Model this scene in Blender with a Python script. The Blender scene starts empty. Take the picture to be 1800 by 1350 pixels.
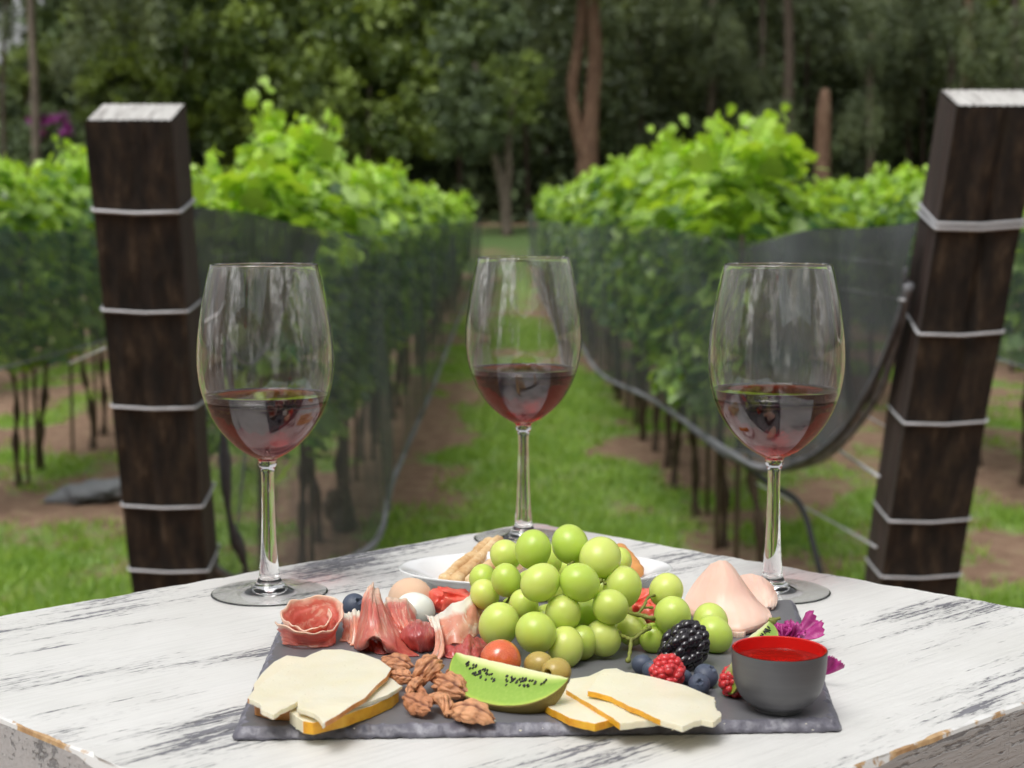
import bpy, bmesh, math, random
import numpy as np
from mathutils import Vector, Matrix, noise
PI = math.pi
R = math.radians
random.seed(7)
rng = np.random.default_rng(11)
S = bpy.context.scene
COL = S.collection
EYE = 1.5            # camera height above the vineyard ground
TZ = 1.235           # table surface
SZ = TZ + 0.0065     # slate surface
FPX = 2770.0
PITCH = math.atan((675 - 380) / FPX)
cp_, sp_ = math.cos(PITCH), math.sin(PITCH)

def _dir(px, py):
    u = (px - 900) / FPX; v = (675 - py) / FPX
    return Vector((u, cp_ + v * sp_, -sp_ + v * cp_))
def W(px, py, D):
    d = _dir(px, py); return Vector((0, 0, EYE)) + d * (D / d.y)
def P(px, py, z=TZ):
    d = _dir(px, py); return Vector((0, 0, EYE)) + d * ((z - EYE) / d.z)
def D0(py, z=SZ):
    return P(900, py, z).y

# ---------------------------------------------------------------- tagging
def tag(o, label=None, cat=None, group=None, kind=None):
    if label: o['label'] = label
    if cat: o['category'] = cat
    if group: o['group'] = group
    if kind: o['kind'] = kind
    return o
def empty(name, loc=(0, 0, 0), rz=0.0):
    o = bpy.data.objects.new(name, None); COL.objects.link(o)
    o.location = loc; o.rotation_euler = (0, 0, rz); o.empty_display_size = 0.02
    return o
def link(name, me, parent=None, loc=None, rot=None, scale=None):
    o = bpy.data.objects.new(name, me); COL.objects.link(o)
    if parent: o.parent = parent
    if loc is not None: o.location = loc
    if rot is not None: o.rotation_euler = rot
    if scale is not None: o.scale = scale
    return o
def mesh(name, verts, faces, mats=(), smooth=True, fmat=None):
    me = bpy.data.meshes.new(name)
    me.from_pydata([tuple(v) for v in verts], [], [tuple(f) for f in faces])
    for m in (mats if isinstance(mats, (list, tuple)) else [mats]): me.materials.append(m)
    if fmat is not None: me.polygons.foreach_set('material_index', np.array(fmat, dtype=np.int32))
    if smooth: me.polygons.foreach_set('use_smooth', np.ones(len(me.polygons), dtype=bool))
    me.update()
    return me
def npmesh(name, V, F, mat, smooth=False, tint=None):
    """V (n,3), F (m,k) arrays"""
    me = bpy.data.meshes.new(name)
    n, m, k = len(V), len(F), F.shape[1]
    me.vertices.add(n); me.vertices.foreach_set('co', V.astype(np.float32).ravel())
    me.loops.add(m * k); me.loops.foreach_set('vertex_index', F.astype(np.int32).ravel())
    me.polygons.add(m)
    me.polygons.foreach_set('loop_start', np.arange(0, m * k, k, dtype=np.int32))
    me.polygons.foreach_set('loop_total', np.full(m, k, dtype=np.int32))
    if smooth: me.polygons.foreach_set('use_smooth', np.ones(m, dtype=bool))
    me.materials.append(mat)
    me.update(calc_edges=True)
    if tint is not None:
        a = me.color_attributes.new('tint', 'FLOAT_COLOR', 'POINT')
        c = np.ones((n, 4), dtype=np.float32); c[:, :3] = tint if tint.ndim == 2 else tint[:, None]
        a.data.foreach_set('color', c.ravel())
    return me
def copy_tree(o, parent=None):
    c = o.copy(); COL.objects.link(c); c.parent = parent
    for ch in list(o.children): copy_tree(ch, c)
    return c

# ---------------------------------------------------------------- materials
def node(nt, t, **kw):
    n = nt.nodes.new(t)
    for k, v in kw.items(): setattr(n, k, v)
    return n
class Mat:
    """small helper round a Principled material"""
    def __init__(s, name, color=(.5, .5, .5), rough=.5, **inp):
        s.m = bpy.data.materials.new(name); s.m.use_nodes = True
        s.nt = s.m.node_tree; s.b = s.nt.nodes['Principled BSDF']; s.out = s.nt.nodes['Material Output']
        s.b.inputs['Base Color'].default_value = (*color, 1); s.b.inputs['Roughness'].default_value = rough
        for k, v in inp.items():
            s.b.inputs[k.replace('_', ' ')].default_value = v
        s._co = {}
    def co(s, scale=(1, 1, 1), kind='Object'):
        tc = node(s.nt, 'ShaderNodeTexCoord'); mp = node(s.nt, 'ShaderNodeMapping')
        mp.inputs['Scale'].default_value = scale
        s.nt.links.new(tc.outputs[kind], mp.inputs[0]); return mp.outputs[0]
    def noise(s, scale=5, detail=4, rough=.55, vec=None, dist=0.0):
        n = node(s.nt, 'ShaderNodeTexNoise'); n.inputs['Scale'].default_value = scale
        n.inputs['Detail'].default_value = detail; n.inputs['Roughness'].default_value = rough
        n.inputs['Distortion'].default_value = dist
        if vec is not None: s.nt.links.new(vec, n.inputs['Vector'])
        return n.outputs['Fac']
    def voro(s, scale=5, vec=None, feature='F1'):
        n = node(s.nt, 'ShaderNodeTexVoronoi'); n.feature = feature; n.inputs['Scale'].default_value = scale
        if vec is not None: s.nt.links.new(vec, n.inputs['Vector'])
        return n.outputs['Distance']
    def ramp(s, fac, stops, interp='LINEAR'):
        n = node(s.nt, 'ShaderNodeValToRGB'); cr = n.color_ramp; cr.interpolation = interp
        while len(cr.elements) < len(stops): cr.elements.new(.5)
        for e, (p, c) in zip(cr.elements, stops):
            e.position = p; e.color = (*c, 1) if isinstance(c, tuple) else (c, c, c, 1)
        s.nt.links.new(fac, n.inputs[0]); return n.outputs[0]
    def mix(s, fac, a, b, mode='MIX'):
        n = node(s.nt, 'ShaderNodeMix', data_type='RGBA', blend_type=mode)
        for sock, v in ((n.inputs[0], fac), (n.inputs[6], a), (n.inputs[7], b)):
            if isinstance(v, bpy.types.NodeSocket): s.nt.links.new(v, sock)
            elif isinstance(v, tuple): sock.default_value = (*v, 1)
            else: sock.default_value = v
        return n.outputs[2]
    def math(s, op, a, b=0.0, clamp=False):
        n = node(s.nt, 'ShaderNodeMath', operation=op); n.use_clamp = clamp
        for i, v in enumerate((a, b)):
            if isinstance(v, bpy.types.NodeSocket): s.nt.links.new(v, n.inputs[i])
            else: n.inputs[i].default_value = v
        return n.outputs[0]
    def attr(s, name):
        n = node(s.nt, 'ShaderNodeAttribute'); n.attribute_name = name; return n
    def set(s, inp, sock): s.nt.links.new(sock, s.b.inputs[inp]); return s
    def bump(s, h, strength=.3, dist=.001):
        n = node(s.nt, 'ShaderNodeBump'); n.inputs['Strength'].default_value = strength
        n.inputs['Distance'].default_value = dist
        s.nt.links.new(h, n.inputs['Height']); s.nt.links.new(n.outputs[0], s.b.inputs['Normal']); return s

# ---------------------------------------------------------------- shape tools
def lathe(profile, seg=48, close=False):
    V, F = [], []
    n = len(profile)
    for i in range(seg):
        a = 2 * PI * i / seg; ca, sa = math.cos(a), math.sin(a)
        for r, z in profile: V.append((r * ca, r * sa, z))
    m = n if close else n - 1
    for i in range(seg):
        j = (i + 1) % seg
        for k in range(m):
            k2 = (k + 1) % n
            F.append((i * n + k, j * n + k, j * n + k2, i * n + k2))
    return V, F
def smooth_path(pts, sub=6):
    pts = [Vector(p) for p in pts]; out = []
    for i in range(len(pts) - 1):
        p0 = pts[max(i - 1, 0)]; p1 = pts[i]; p2 = pts[i + 1]; p3 = pts[min(i + 2, len(pts) - 1)]
        for k in range(sub):
            t = k / sub
            out.append(.5 * ((2 * p1) + (p2 - p0) * t + (2 * p0 - 5 * p1 + 4 * p2 - p3) * t * t + (3 * p1 - p0 - 3 * p2 + p3) * t ** 3))
    out.append(pts[-1]); return out
def tube(pts, rad, seg=8, cap=True, jitter=0.0):
    """returns V,F ; rad number or list"""
    pts = [Vector(p) for p in pts]; n = len(pts); V, F = [], []
    ref = Vector((0, 0, 1))
    d0 = (pts[1] - pts[0]).normalized()
    if abs(d0.dot(ref)) > .9: ref = Vector((1, 0, 0))
    x = d0.cross(ref).normalized()
    for i, p in enumerate(pts):
        d = (pts[min(i + 1, n - 1)] - pts[max(i - 1, 0)]).normalized()
        x = (x - d * x.dot(d)).normalized(); y = d.cross(x)
        r = rad[i] if isinstance(rad, (list, tuple)) else rad
        for k in range(seg):
            a = 2 * PI * k / seg; rr = r * (1 + jitter * random.uniform(-1, 1))
            V.append(p + x * math.cos(a) * rr + y * math.sin(a) * rr)
    for i in range(n - 1):
        for k in range(seg):
            k2 = (k + 1) % seg
            F.append((i * seg + k, i * seg + k2, (i + 1) * seg + k2, (i + 1) * seg + k))
    if cap:
        F.append(tuple(range(seg))[::-1]); F.append(tuple((n - 1) * seg + k for k in range(seg)))
    return V, F
def merge(parts):
    V, F = [], []
    for v, f in parts:
        o = len(V); V += list(v); F += [tuple(i + o for i in q) for q in f]
    return V, F
def _cr(p0, p1, p2, p3, t):
    return .5 * ((2 * p1) + (p2 - p0) * t + (2 * p0 - 5 * p1 + 4 * p2 - p3) * t * t + (3 * p1 - p0 - 3 * p2 + p3) * t ** 3)
def soft_sheet(rows, name, mat, thick=.0008, nu=56, nv=34, folds=(), wrinkle=.0006, ragged=.0016, seed=0, floor=None):
    """dense thin sheet through a cage, with folds running down it, fine wrinkles and a torn edge"""
    nr, nc = len(rows), len(rows[0]); G = [[Vector(p) for p in r] for r in rows]
    def samp(u, v):
        u = min(max(u, 0), .99999) * (nc - 1); v = min(max(v, 0), .99999) * (nr - 1); i, j = int(v), int(u); fu, fv = u - j, v - i
        q = []
        for k in range(-1, 3):
            r = G[min(max(i + k, 0), nr - 1)]; q.append(_cr(*[r[min(max(j + m, 0), nc - 1)] for m in range(-1, 3)], fu))
        return _cr(*q, fv)
    V, UV = [], []
    for i in range(nv + 1):
        for j in range(nu + 1):
            u, v = j / nu, i / nv
            p = samp(u, v); e = 1e-3
            du = samp(u + e, v) - samp(u - e, v); dv = samp(u, v + e) - samp(u, v - e); n = du.cross(dv); n = n.normalized() if n.length > 1e-12 else Vector((0, 0, 1))
            d = sum(a * math.sin(f * u * 2 * PI + ph + 1.2 * v + .8 * noise.noise(Vector((u * 2, v * 2, seed)))) * (.35 + .65 * abs(v - .5) * 2) for a, f, ph in folds)
            d += wrinkle * (noise.noise(Vector((u * 9, v * 3, seed))) + .6 * noise.noise(Vector((u * 24, v * 7, seed + 5))) + .3 * noise.noise(Vector((u * 50, v * 40, seed + 5))))
            p = p + n * d
            if du.length > 1e-9 and dv.length > 1e-9:
                tu, tv = du.normalized(), dv.normalized()
                r1 = noise.noise(Vector((u * 7, seed, 1))) + .5 * noise.noise(Vector((u * 21, seed, 2)))
                r2 = noise.noise(Vector((v * 7, seed, 7))) + .5 * noise.noise(Vector((v * 21, seed, 8)))
                p += tv * ragged * (r1 * ((1 - v) ** 5 + v ** 5)) + tu * ragged * r2 * ((1 - u) ** 8 + u ** 8)
            if floor is not None: p.z = max(p.z, floor)
            V.append(p); UV.append((u, v))
    c = sum(V, Vector()) / len(V); V = [p - c for p in V]; F = []
    for i in range(nv):
        for j in range(nu): a = i * (nu + 1) + j; F.append((a, a + 1, a + nu + 2, a + nu + 1))
    me = mesh(name, V, F, mat); uv = me.uv_layers.new(name='UVMap')
    vi = np.zeros(len(me.loops), dtype=np.int32); me.loops.foreach_get('vertex_index', vi)
    uv.data.foreach_set('uv', np.array(UV, dtype=np.float32)[vi].ravel())
    o = link(name, me, loc=c); so = o.modifiers.new('th', 'SOLIDIFY'); so.thickness = thick; so.offset = 0
    return o
_ico = {}
def ico(sub=3):
    if sub not in _ico:
        bm = bmesh.new(); bmesh.ops.create_icosphere(bm, subdivisions=sub, radius=1)
        _ico[sub] = ([v.co.copy() for v in bm.verts], [tuple(v.index for v in f.verts) for f in bm.faces]); bm.free()
    return _ico[sub]
def blob(fn, sub=4):
    V, F = ico(sub); return [fn(v) for v in V], F
def nz(p, s=1.0, seed=0.0): return noise.noise(Vector((p[0] * s + seed, p[1] * s + seed * 1.7, p[2] * s - seed)))
def sheet(rows, name, mat, thick=.0009, sub=3, parent=None, rough=.0, closed=False):
    """a soft sheet through a cage of world points (rows x cols), thickened"""
    nr, nc = len(rows), len(rows[0])
    V = [Vector(p) for r in rows for p in r]
    c = sum(V, Vector()) / len(V); V = [v - c for v in V]
    F = []
    for i in range(nr - 1):
        for j in range(nc - (0 if closed else 1)):
            k = (j + 1) % nc
            F.append((i * nc + j, i * nc + k, (i + 1) * nc + k, (i + 1) * nc + j))
    me = mesh(name, V, F, mat)
    uv = me.uv_layers.new(name='UVMap')
    for p in me.polygons:
        for li in p.loop_indices:
            vi = me.loops[li].vertex_index; i, j = divmod(vi, nc)
            uv.data[li].uv = (j / max(nc - 1, 1), i / max(nr - 1, 1))
    o = link(name, me, parent, loc=c)
    ms = o.modifiers.new('sub', 'SUBSURF'); ms.levels = ms.render_levels = sub
    if rough:
        tex = bpy.data.textures.new(name, 'CLOUDS'); tex.noise_scale = .0075; tex.noise_depth = 4
        d = o.modifiers.new('wr', 'DISPLACE'); d.texture = tex; d.strength = rough; d.mid_level = .5
        d.texture_coords = 'GLOBAL'
    so = o.modifiers.new('th', 'SOLIDIFY'); so.thickness = thick; so.offset = 0
    return o
# ================================================================= materials
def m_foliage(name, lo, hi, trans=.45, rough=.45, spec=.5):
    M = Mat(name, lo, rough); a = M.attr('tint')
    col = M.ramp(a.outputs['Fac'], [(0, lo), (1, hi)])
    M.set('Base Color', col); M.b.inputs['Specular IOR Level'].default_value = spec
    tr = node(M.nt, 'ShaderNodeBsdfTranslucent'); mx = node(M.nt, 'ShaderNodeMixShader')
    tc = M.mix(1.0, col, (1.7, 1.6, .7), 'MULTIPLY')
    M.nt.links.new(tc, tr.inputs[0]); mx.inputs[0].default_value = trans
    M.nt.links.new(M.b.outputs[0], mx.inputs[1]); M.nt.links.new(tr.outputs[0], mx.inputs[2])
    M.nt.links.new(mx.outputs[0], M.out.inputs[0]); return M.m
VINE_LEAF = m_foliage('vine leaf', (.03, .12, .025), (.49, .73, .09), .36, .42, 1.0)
TREE_LEAF = m_foliage('broad leaf', (.05, .085, .028), (.28, .37, .085), .3, .5)
GUM_LEAF = m_foliage('gum leaf', (.065, .09, .05), (.24, .29, .15), .25, .5)
DARK_LEAF = m_foliage('dark leaf', (.045, .072, .036), (.16, .22, .095), .2, .6)
PINK_LEAF = m_foliage('magenta bract', (.10, .02, .10), (.32, .04, .30), .3, .5)
GRASS_BLADE = m_foliage('grass blade', (.12, .26, .04), (.42, .58, .12), .35, .5)

def m_bark(name, c1, c2, c3, scale=3.0):
    M = Mat(name, c1, .85); v = M.co((scale * 3, scale * 3, scale * .35))
    n = M.noise(2.5, 5, .6, v); M.set('Base Color', M.ramp(n, [(.3, c1), (.5, c2), (.72, c3)]))
    M.bump(n, .6, .02); return M.m
BARK_GUM = m_bark('gum bark', (.06, .048, .038), (.14, .11, .085), (.24, .20, .16))
BARK_RED = m_bark('red peeling bark', (.05, .028, .02), (.14, .075, .045), (.27, .18, .12))
BARK_DARK = m_bark('dark bark', (.03, .022, .016), (.07, .05, .035), (.12, .09, .07))
VINE_BARK = m_bark('vine bark', (.035, .024, .016), (.09, .06, .04), (.16, .12, .085), 12)

M = Mat('post wood', (.03, .022, .017), .8)
v = M.co((14, 14, .9)); n = M.noise(2.2, 6, .65, v)
v2 = M.co((5, 5, 1.6)); n2 = M.noise(2.4, 4, .65, v2, .5)
c = M.ramp(n, [(.36, (.008, .007, .006)), (.48, (.022, .016, .012)), (.6, (.050, .034, .022)), (.72, (.12, .09, .062))])
c = M.mix(M.ramp(n2, [(.58, 0.0), (.72, .55)]), c, (.055, .042, .024))
v3 = M.co((1, 1, 1)); nb = M.noise(9, 3, .5, v3); c = M.mix(M.ramp(nb, [(.55, 0.0), (.7, .35)]), c, (.038, .02, .012))
M.set('Base Color', c); M.bump(n, .7, .012); POST_WOOD = M.m
M = Mat('post end grain', (.45, .44, .43), .85); v = M.co((60, 5, 5)); n = M.noise(1.5, 4, .6, v)
M.set('Base Color', M.ramp(n, [(.3, (.28, .26, .25)), (.5, (.52, .51, .49)), (.8, (.66, .65, .63))])); M.bump(n, .8, .006); POST_END = M.m
M = Mat('post corner wood', (.13, .06, .045), .8); v = M.co((20, 20, 2)); n = M.noise(2, 4, .6, v)
M.set('Base Color', M.ramp(n, [(.3, (.03, .022, .02)), (.7, (.07, .046, .04))])); M.bump(n, .6, .008); POST_SIDE = M.m
M = Mat('galvanised wire', (.62, .63, .66), .42, Metallic=.35); n = M.noise(60, 2); M.set('Roughness', M.ramp(n, [(.3, .3), (.7, .6)])); WIRE = M.m
M = Mat('black hose', (.03, .032, .035), .5); HOSE = M.m
M = Mat('hem cord', (.17, .175, .19), .7); n = M.noise(30, 3); M.set('Base Color', M.ramp(n, [(.3, (.10, .105, .115)), (.7, (.26, .265, .285))])); HEM = M.m
M = Mat('hem roll', (.035, .037, .042), .7); n = M.noise(30, 3); M.set('Base Color', M.ramp(n, [(.3, (.045, .047, .052)), (.7, (.12, .123, .135))])); HEM_DARK = M.m

def m_net(name, a0, a1, col):
    M = Mat(name, col, .75)
    v = M.co((1, 1.6, .45)); n = M.noise(5, 5, .65, v, .8)
    v2 = M.co((1, 1, .6)); n2 = M.noise(1.3, 2, .5, v2)
    f = M.math('ADD', M.math('MULTIPLY', n, .65), M.math('MULTIPLY', n2, .35))
    al = M.ramp(f, [(.40, a0), (.60, a1)])
    M.set('Alpha', al); M.b.inputs['Specular IOR Level'].default_value = .3
    M.m.blend_method = 'HASHED' if hasattr(M.m, 'blend_method') else 'OPAQUE'
    return M.m
NET = m_net('shade netting', .26, .62, (.125, .142, .15))
NET_FINE = m_net('fine netting', .24, .55, (.14, .165, .17))
NET_DENSE = m_net('doubled netting', .66, .92, (.06, .065, .072))

# ground: grass and bare earth by the same field the tufts use
M = Mat('vineyard ground', (.1, .1, .05), .95)
a = M.attr('tint'); v = M.co(); n = M.noise(9, 6, .65, v); n2 = M.noise(38, 4, .6, v); n3 = M.noise(1.8, 3, .5, v)
dirt = M.ramp(n, [(.3, (.15, .085, .055)), (.5, (.27, .165, .11)), (.75, (.42, .30, .20))])
gras = M.ramp(n2, [(.3, (.11, .19, .045)), (.55, (.21, .33, .08)), (.8, (.34, .44, .15))])
gras = M.mix(M.ramp(n3, [(.4, 0.0), (.65, .5)]), gras, (.27, .27, .11))
f = M.math('ADD', M.math('MULTIPLY', M.math('SUBTRACT', n, .5), 1.3), a.outputs['Fac'], True)
f = M.ramp(f, [(.40, 0.0), (.54, 1.0)])
sx = node(M.nt, 'ShaderNodeSeparateXYZ'); M.nt.links.new(v, sx.inputs[0]); far = M.math('MULTIPLY', M.math('SUBTRACT', sx.outputs[1], 30.0), .25, True)   # tree shade past the rows, painted as darker grass
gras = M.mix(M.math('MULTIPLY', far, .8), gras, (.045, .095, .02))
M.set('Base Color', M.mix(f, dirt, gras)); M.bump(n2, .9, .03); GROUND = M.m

# table paint
def paint(name, base, dark, sx, lo, hi, strong):
    M = Mat(name, base, .42)
    v = M.co((1, 1, 1))
    fine = M.noise(1.0, 4, .6, M.co((16, 300, 300)))             # bristle lines along the grain
    streak = M.noise(1.0, 5, .62, M.co((7.5, 62, 62)))
    patch = M.noise(1.0, 3, .5, M.co((3.6, 13, 13)))
    speck = M.noise(1.0, 3, .6, M.co((130, 420, 420)))
    A = lambda x, w: M.math('MULTIPLY', M.math('SUBTRACT', x, .5), w)
    sm = M.math('ADD', M.math('ADD', A(streak, .75), A(fine, .75)), M.math('ADD', A(speck, .45), A(patch, 1.0)))
    k1 = M.ramp(sm, [(lo, 0.0), (lo + .035, 1.0)])                 # bare dark wood
    k2 = M.ramp(sm, [(lo - .10, 0.0), (lo + .01, .42)])            # paint rubbed thin
    cr = M.noise(1.0, 2, .5, M.co((340, 60, 60))); k3 = M.math('MULTIPLY', M.ramp(cr, [(.70, 0.0), (.73, .5)]), M.ramp(patch, [(.5, 0.0), (.6, 1.0)]))
    k = M.math('MAXIMUM', M.math('MAXIMUM', k1, k2), k3)
    tone = M.noise(6, 4, .6, v); white = M.mix(M.ramp(tone, [(.35, 0.0), (.65, 1.0)]), base, tuple(b * q for b, q in zip(base, (.90, .90, .885))))
    white = M.mix(1.0, white, M.ramp(fine, [(.3, .90), (.55, 1.0)]), 'MULTIPLY')
    dk = M.mix(M.ramp(fine, [(.35, 0.0), (.65, 1.0)]), dark, tuple(d * 2.6 for d in dark)); M.set('Base Color', M.mix(k, white, dk))
    M.set('Roughness', M.ramp(k, [(0, .42), (1, .7)]))
    h = M.math('SUBTRACT', M.math('ADD', M.math('MULTIPLY', fine, .5), M.math('MULTIPLY', speck, .3)), k); M.bump(h, .8, .0014)
    return M.m
PAINT_TOP = paint('distressed white paint', (.76, .755, .74), (.085, .085, .095), 1, .165, .60, .8)
PAINT_SIDE = paint('grey worn side paint', (.60, .60, .61), (.13, .13, .135), 1, .06, .48, 1.0)
M = Mat('chipped edge', (.8, .8, .79), .5); v = M.co(); n = M.noise(16, 5, .65, v); n2 = M.noise(120, 3, .6, v)
tan = M.ramp(n2, [(.3, (.36, .20, .09)), (.7, (.62, .42, .22))])
M.set('Base Color', M.mix(M.ramp(n, [(.525, 0.0), (.55, 1.0)]), (.76, .76, .75), tan)); M.bump(n, .5, .002); PAINT_CHIP = M.m

M = Mat('slate', (.1, .1, .115), .45); v = M.co(); n = M.noise(14, 6, .6, v); n2 = M.noise(150, 4, .6, v)
c = M.ramp(n, [(.3, (.120, .120, .130)), (.7, (.175, .174, .186))]); c = M.mix(M.ramp(n2, [(.62, 0.0), (.75, .3)]), c, (.2, .2, .21))
M.set('Base Color', c); M.set('Roughness', M.ramp(n, [(.3, .34), (.7, .5)])); M.bump(n2, .22, .0008); SLATE = M.m
M = Mat('slate broken edge', (.1, .1, .12), .42); v = M.co(); n = M.noise(90, 5, .65, v)
M.set('Base Color', M.ramp(n, [(.3, (.08, .078, .10)), (.55, (.17, .165, .20)), (.8, (.38, .38, .42))])); M.bump(n, .8, .0015); SLATE_EDGE = M.m

M = Mat('glass', (1, 1, 1), .0, IOR=1.5); M.b.inputs['Transmission Weight'].default_value = 1
df = node(M.nt, 'ShaderNodeBsdfDiffuse'); df.inputs[0].default_value = (.9, .92, .92, 1)          # dried film and smudges inside the bowl, with sky reflections painted in as streaks
sx = node(M.nt, 'ShaderNodeSeparateXYZ'); tcn = node(M.nt, 'ShaderNodeTexCoord'); M.nt.links.new(tcn.outputs['Object'], sx.inputs[0])
oi = node(M.nt, 'ShaderNodeObjectInfo')
ofs = node(M.nt, 'ShaderNodeVectorMath', operation='MULTIPLY_ADD'); M.nt.links.new(tcn.outputs['Object'], ofs.inputs[0]); ofs.inputs[1].default_value = (95, 95, 7)
cmb = node(M.nt, 'ShaderNodeCombineXYZ'); M.nt.links.new(M.math('MULTIPLY', oi.outputs['Random'], 40.0), cmb.inputs[0]); M.nt.links.new(cmb.outputs[0], ofs.inputs[2])
stn = M.noise(1.0, 4, .55, ofs.outputs[0], .15); big = M.noise(28, 3, .5)
hz = M.ramp(sx.outputs[2], [(0, 0.0), (.152, 0.0), (.165, .55), (.20, .75), (.228, 1.0)])
fk = M.math('MULTIPLY', M.math('ADD', M.math('MULTIPLY', M.ramp(stn, [(.54, 0.0), (.61, .26)]), M.ramp(big, [(.42, .2), (.6, 1.0)])), .006), hz)
mg = node(M.nt, 'ShaderNodeMixShader'); M.nt.links.new(fk, mg.inputs[0]); M.nt.links.new(M.b.outputs[0], mg.inputs[1]); M.nt.links.new(df.outputs[0], mg.inputs[2])
M.nt.links.new(mg.outputs[0], M.out.inputs[0]); GLASS = M.m
M = Mat('red wine', (1, 1, 1), .0, IOR=1.34); M.b.inputs['Transmission Weight'].default_value = 1
va = node(M.nt, 'ShaderNodeVolumeAbsorption'); va.inputs['Color'].default_value = (.925, .01, .04, 1); va.inputs['Density'].default_value = 500
M.nt.links.new(va.outputs[0], M.out.inputs['Volume']); WINE = M.m

def soft(name, color, rough=.35, sss=.3, radius=(.3, .2, .1), scale=.01, **k):
    M = Mat(name, color, rough, **k)
    M.b.inputs['Subsurface Weight'].default_value = sss; M.b.inputs['Subsurface Radius'].default_value = radius
    M.b.inputs['Subsurface Scale'].default_value = scale
    return M
M = soft('grape skin', (.35, .55, .05), .22, .75, (.8, 1.0, .35), .016)
oi = node(M.nt, 'ShaderNodeObjectInfo'); v = M.co(); n = M.noise(55, 4, .6, v); n2 = M.noise(420, 2, .5, v)
vein = M.noise(1.0, 3, .5, M.co((260, 260, 60)))
c = M.mix(oi.outputs['Random'], (.44, .63, .09), (.68, .77, .22)); c = M.mix(M.ramp(n, [(.42, 0.0), (.75, .75)]), c, (.60, .62, .07))
c = M.mix(M.ramp(vein, [(.5, 0.0), (.75, .25)]), c, (.62, .72, .2)); bl = M.noise(90, 5, .7, v); c = M.mix(M.ramp(bl, [(.52, 0.0), (.72, .35)]), c, (.74, .82, .52))
c = M.mix(M.ramp(n2, [(.735, 0.0), (.76, .8)]), c, (.15, .11, .03)); M.set('Base Color', c)
M.set('Roughness', M.ramp(n, [(.3, .14), (.7, .40)])); M.bump(n, .08, .001); GRAPE = M.m
M = Mat('grape stem', (.22, .25, .05), .6); n = M.noise(160, 4); M.set('Base Color', M.ramp(n, [(.35, (.10, .07, .02)), (.55, (.24, .28, .05)), (.8, (.34, .36, .1))])); STEM = M.m

M = soft('cheese paste', (.83, .78, .62), .33, .35, (1, .8, .5), .006); v = M.co(); n = M.noise(30, 5, .6, v); n2 = M.noise(260, 3, .6, v)
vp = M.voro(170, v); c = M.ramp(n, [(.3, (.80, .73, .53)), (.7, (.84, .79, .64))]); c = M.mix(M.ramp(vp, [(.05, .35), (.12, 0.0)]), c, (.62, .52, .3)); M.set('Base Color', c); M.bump(M.math('ADD', n2, M.ramp(vp, [(.04, 0.0), (.14, 1.0)])), .35, .0006); CHEESE = M.m
M = soft('golden rind', (.85, .42, .02), .42, .2, (1, .5, .1), .003); v = M.co(); n = M.noise(110, 4, .6, v)
M.set('Base Color', M.ramp(n, [(.3, (.62, .24, .012)), (.5, (.80, .40, .02)), (.75, (.88, .52, .04))])); M.bump(n, .3, .0006); RIND = M.m
M = soft('smoked rind', (.6, .26, .06), .45, .2, (1, .5, .1), .003); v = M.co(); n = M.noise(90, 4, .6, v)
M.set('Base Color', M.ramp(n, [(.3, (.38, .12, .03)), (.55, (.66, .28, .07)), (.8, (.78, .5, .2))])); M.bump(n, .3, .0006); RIND_BROWN = M.m

def m_ham(name, lean1, lean2, fat, fatpos):
    M = soft(name, lean1, .32, .35, (1, .35, .25), .006)
    v = M.co((1, 1, 1)); v2 = M.co((13, 3.2, 1), 'UV'); n = M.noise(1, 5, .65, v2, .7); n1 = M.noise(45, 4, .6, v, .8)
    uv = node(M.nt, 'ShaderNodeUVMap'); sp = node(M.nt, 'ShaderNodeSeparateXYZ'); M.nt.links.new(uv.outputs[0], sp.inputs[0])
    c = M.ramp(n1, [(.32, lean2), (.62, lean1)])
    c = M.mix(M.ramp(n, [(.555, 0.0), (.61, .5)]), c, fat)
    e = M.math('ADD', sp.outputs[1], M.math('MULTIPLY', M.math('SUBTRACT', n1, .5), .5))
    c = M.mix(M.ramp(e, [(fatpos - .12, 1.0), (fatpos, 0.0)]), c, fat)
    M.set('Base Color', c); M.bump(n1, .25, .0015); M.b.inputs['Coat Weight'].default_value = .3; M.b.inputs['Coat Roughness'].default_value = .18
    return M.m
HAM_A = m_ham('cured ham', (.72, .20, .14), (.52, .085, .07), (.84, .54, .41), .22)
HAM_B = m_ham('cured ham pale', (.82, .36, .25), (.68, .20, .14), (.89, .74, .62), .32)
HAM_DARK = m_ham('cured ham dark', (.55, .10, .09), (.40, .06, .06), (.66, .24, .21), -.3)
M = soft('cooked ham', (.82, .54, .45), .36, .4, (1, .5, .35), .008); v = M.co(); n = M.noise(60, 4, .6, v); n2 = M.noise(22, 3, .5, v)
c = M.ramp(n2, [(.3, (.84, .48, .38)), (.7, (.90, .63, .52))]); c = M.mix(M.ramp(n, [(.6, 0.0), (.75, .35)]), c, (.9, .72, .64)); M.set('Base Color', c); M.bump(n, .15, .001); COOKED = M.m

M = soft('pecan', (.4, .17, .08), .42, .15, (1, .5, .3), .002); v = M.co(); n = M.noise(170, 4, .6, v); n2 = M.noise(600, 3, .6, v)
a = M.attr('tint')
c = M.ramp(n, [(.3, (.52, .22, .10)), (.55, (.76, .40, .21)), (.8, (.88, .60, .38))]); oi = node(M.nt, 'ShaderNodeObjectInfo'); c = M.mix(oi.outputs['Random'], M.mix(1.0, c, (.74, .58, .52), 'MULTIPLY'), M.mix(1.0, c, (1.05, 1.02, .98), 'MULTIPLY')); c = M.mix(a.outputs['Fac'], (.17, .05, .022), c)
M.set('Base Color', c); M.bump(n2, .35, .0006); PECAN = M.m

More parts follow.
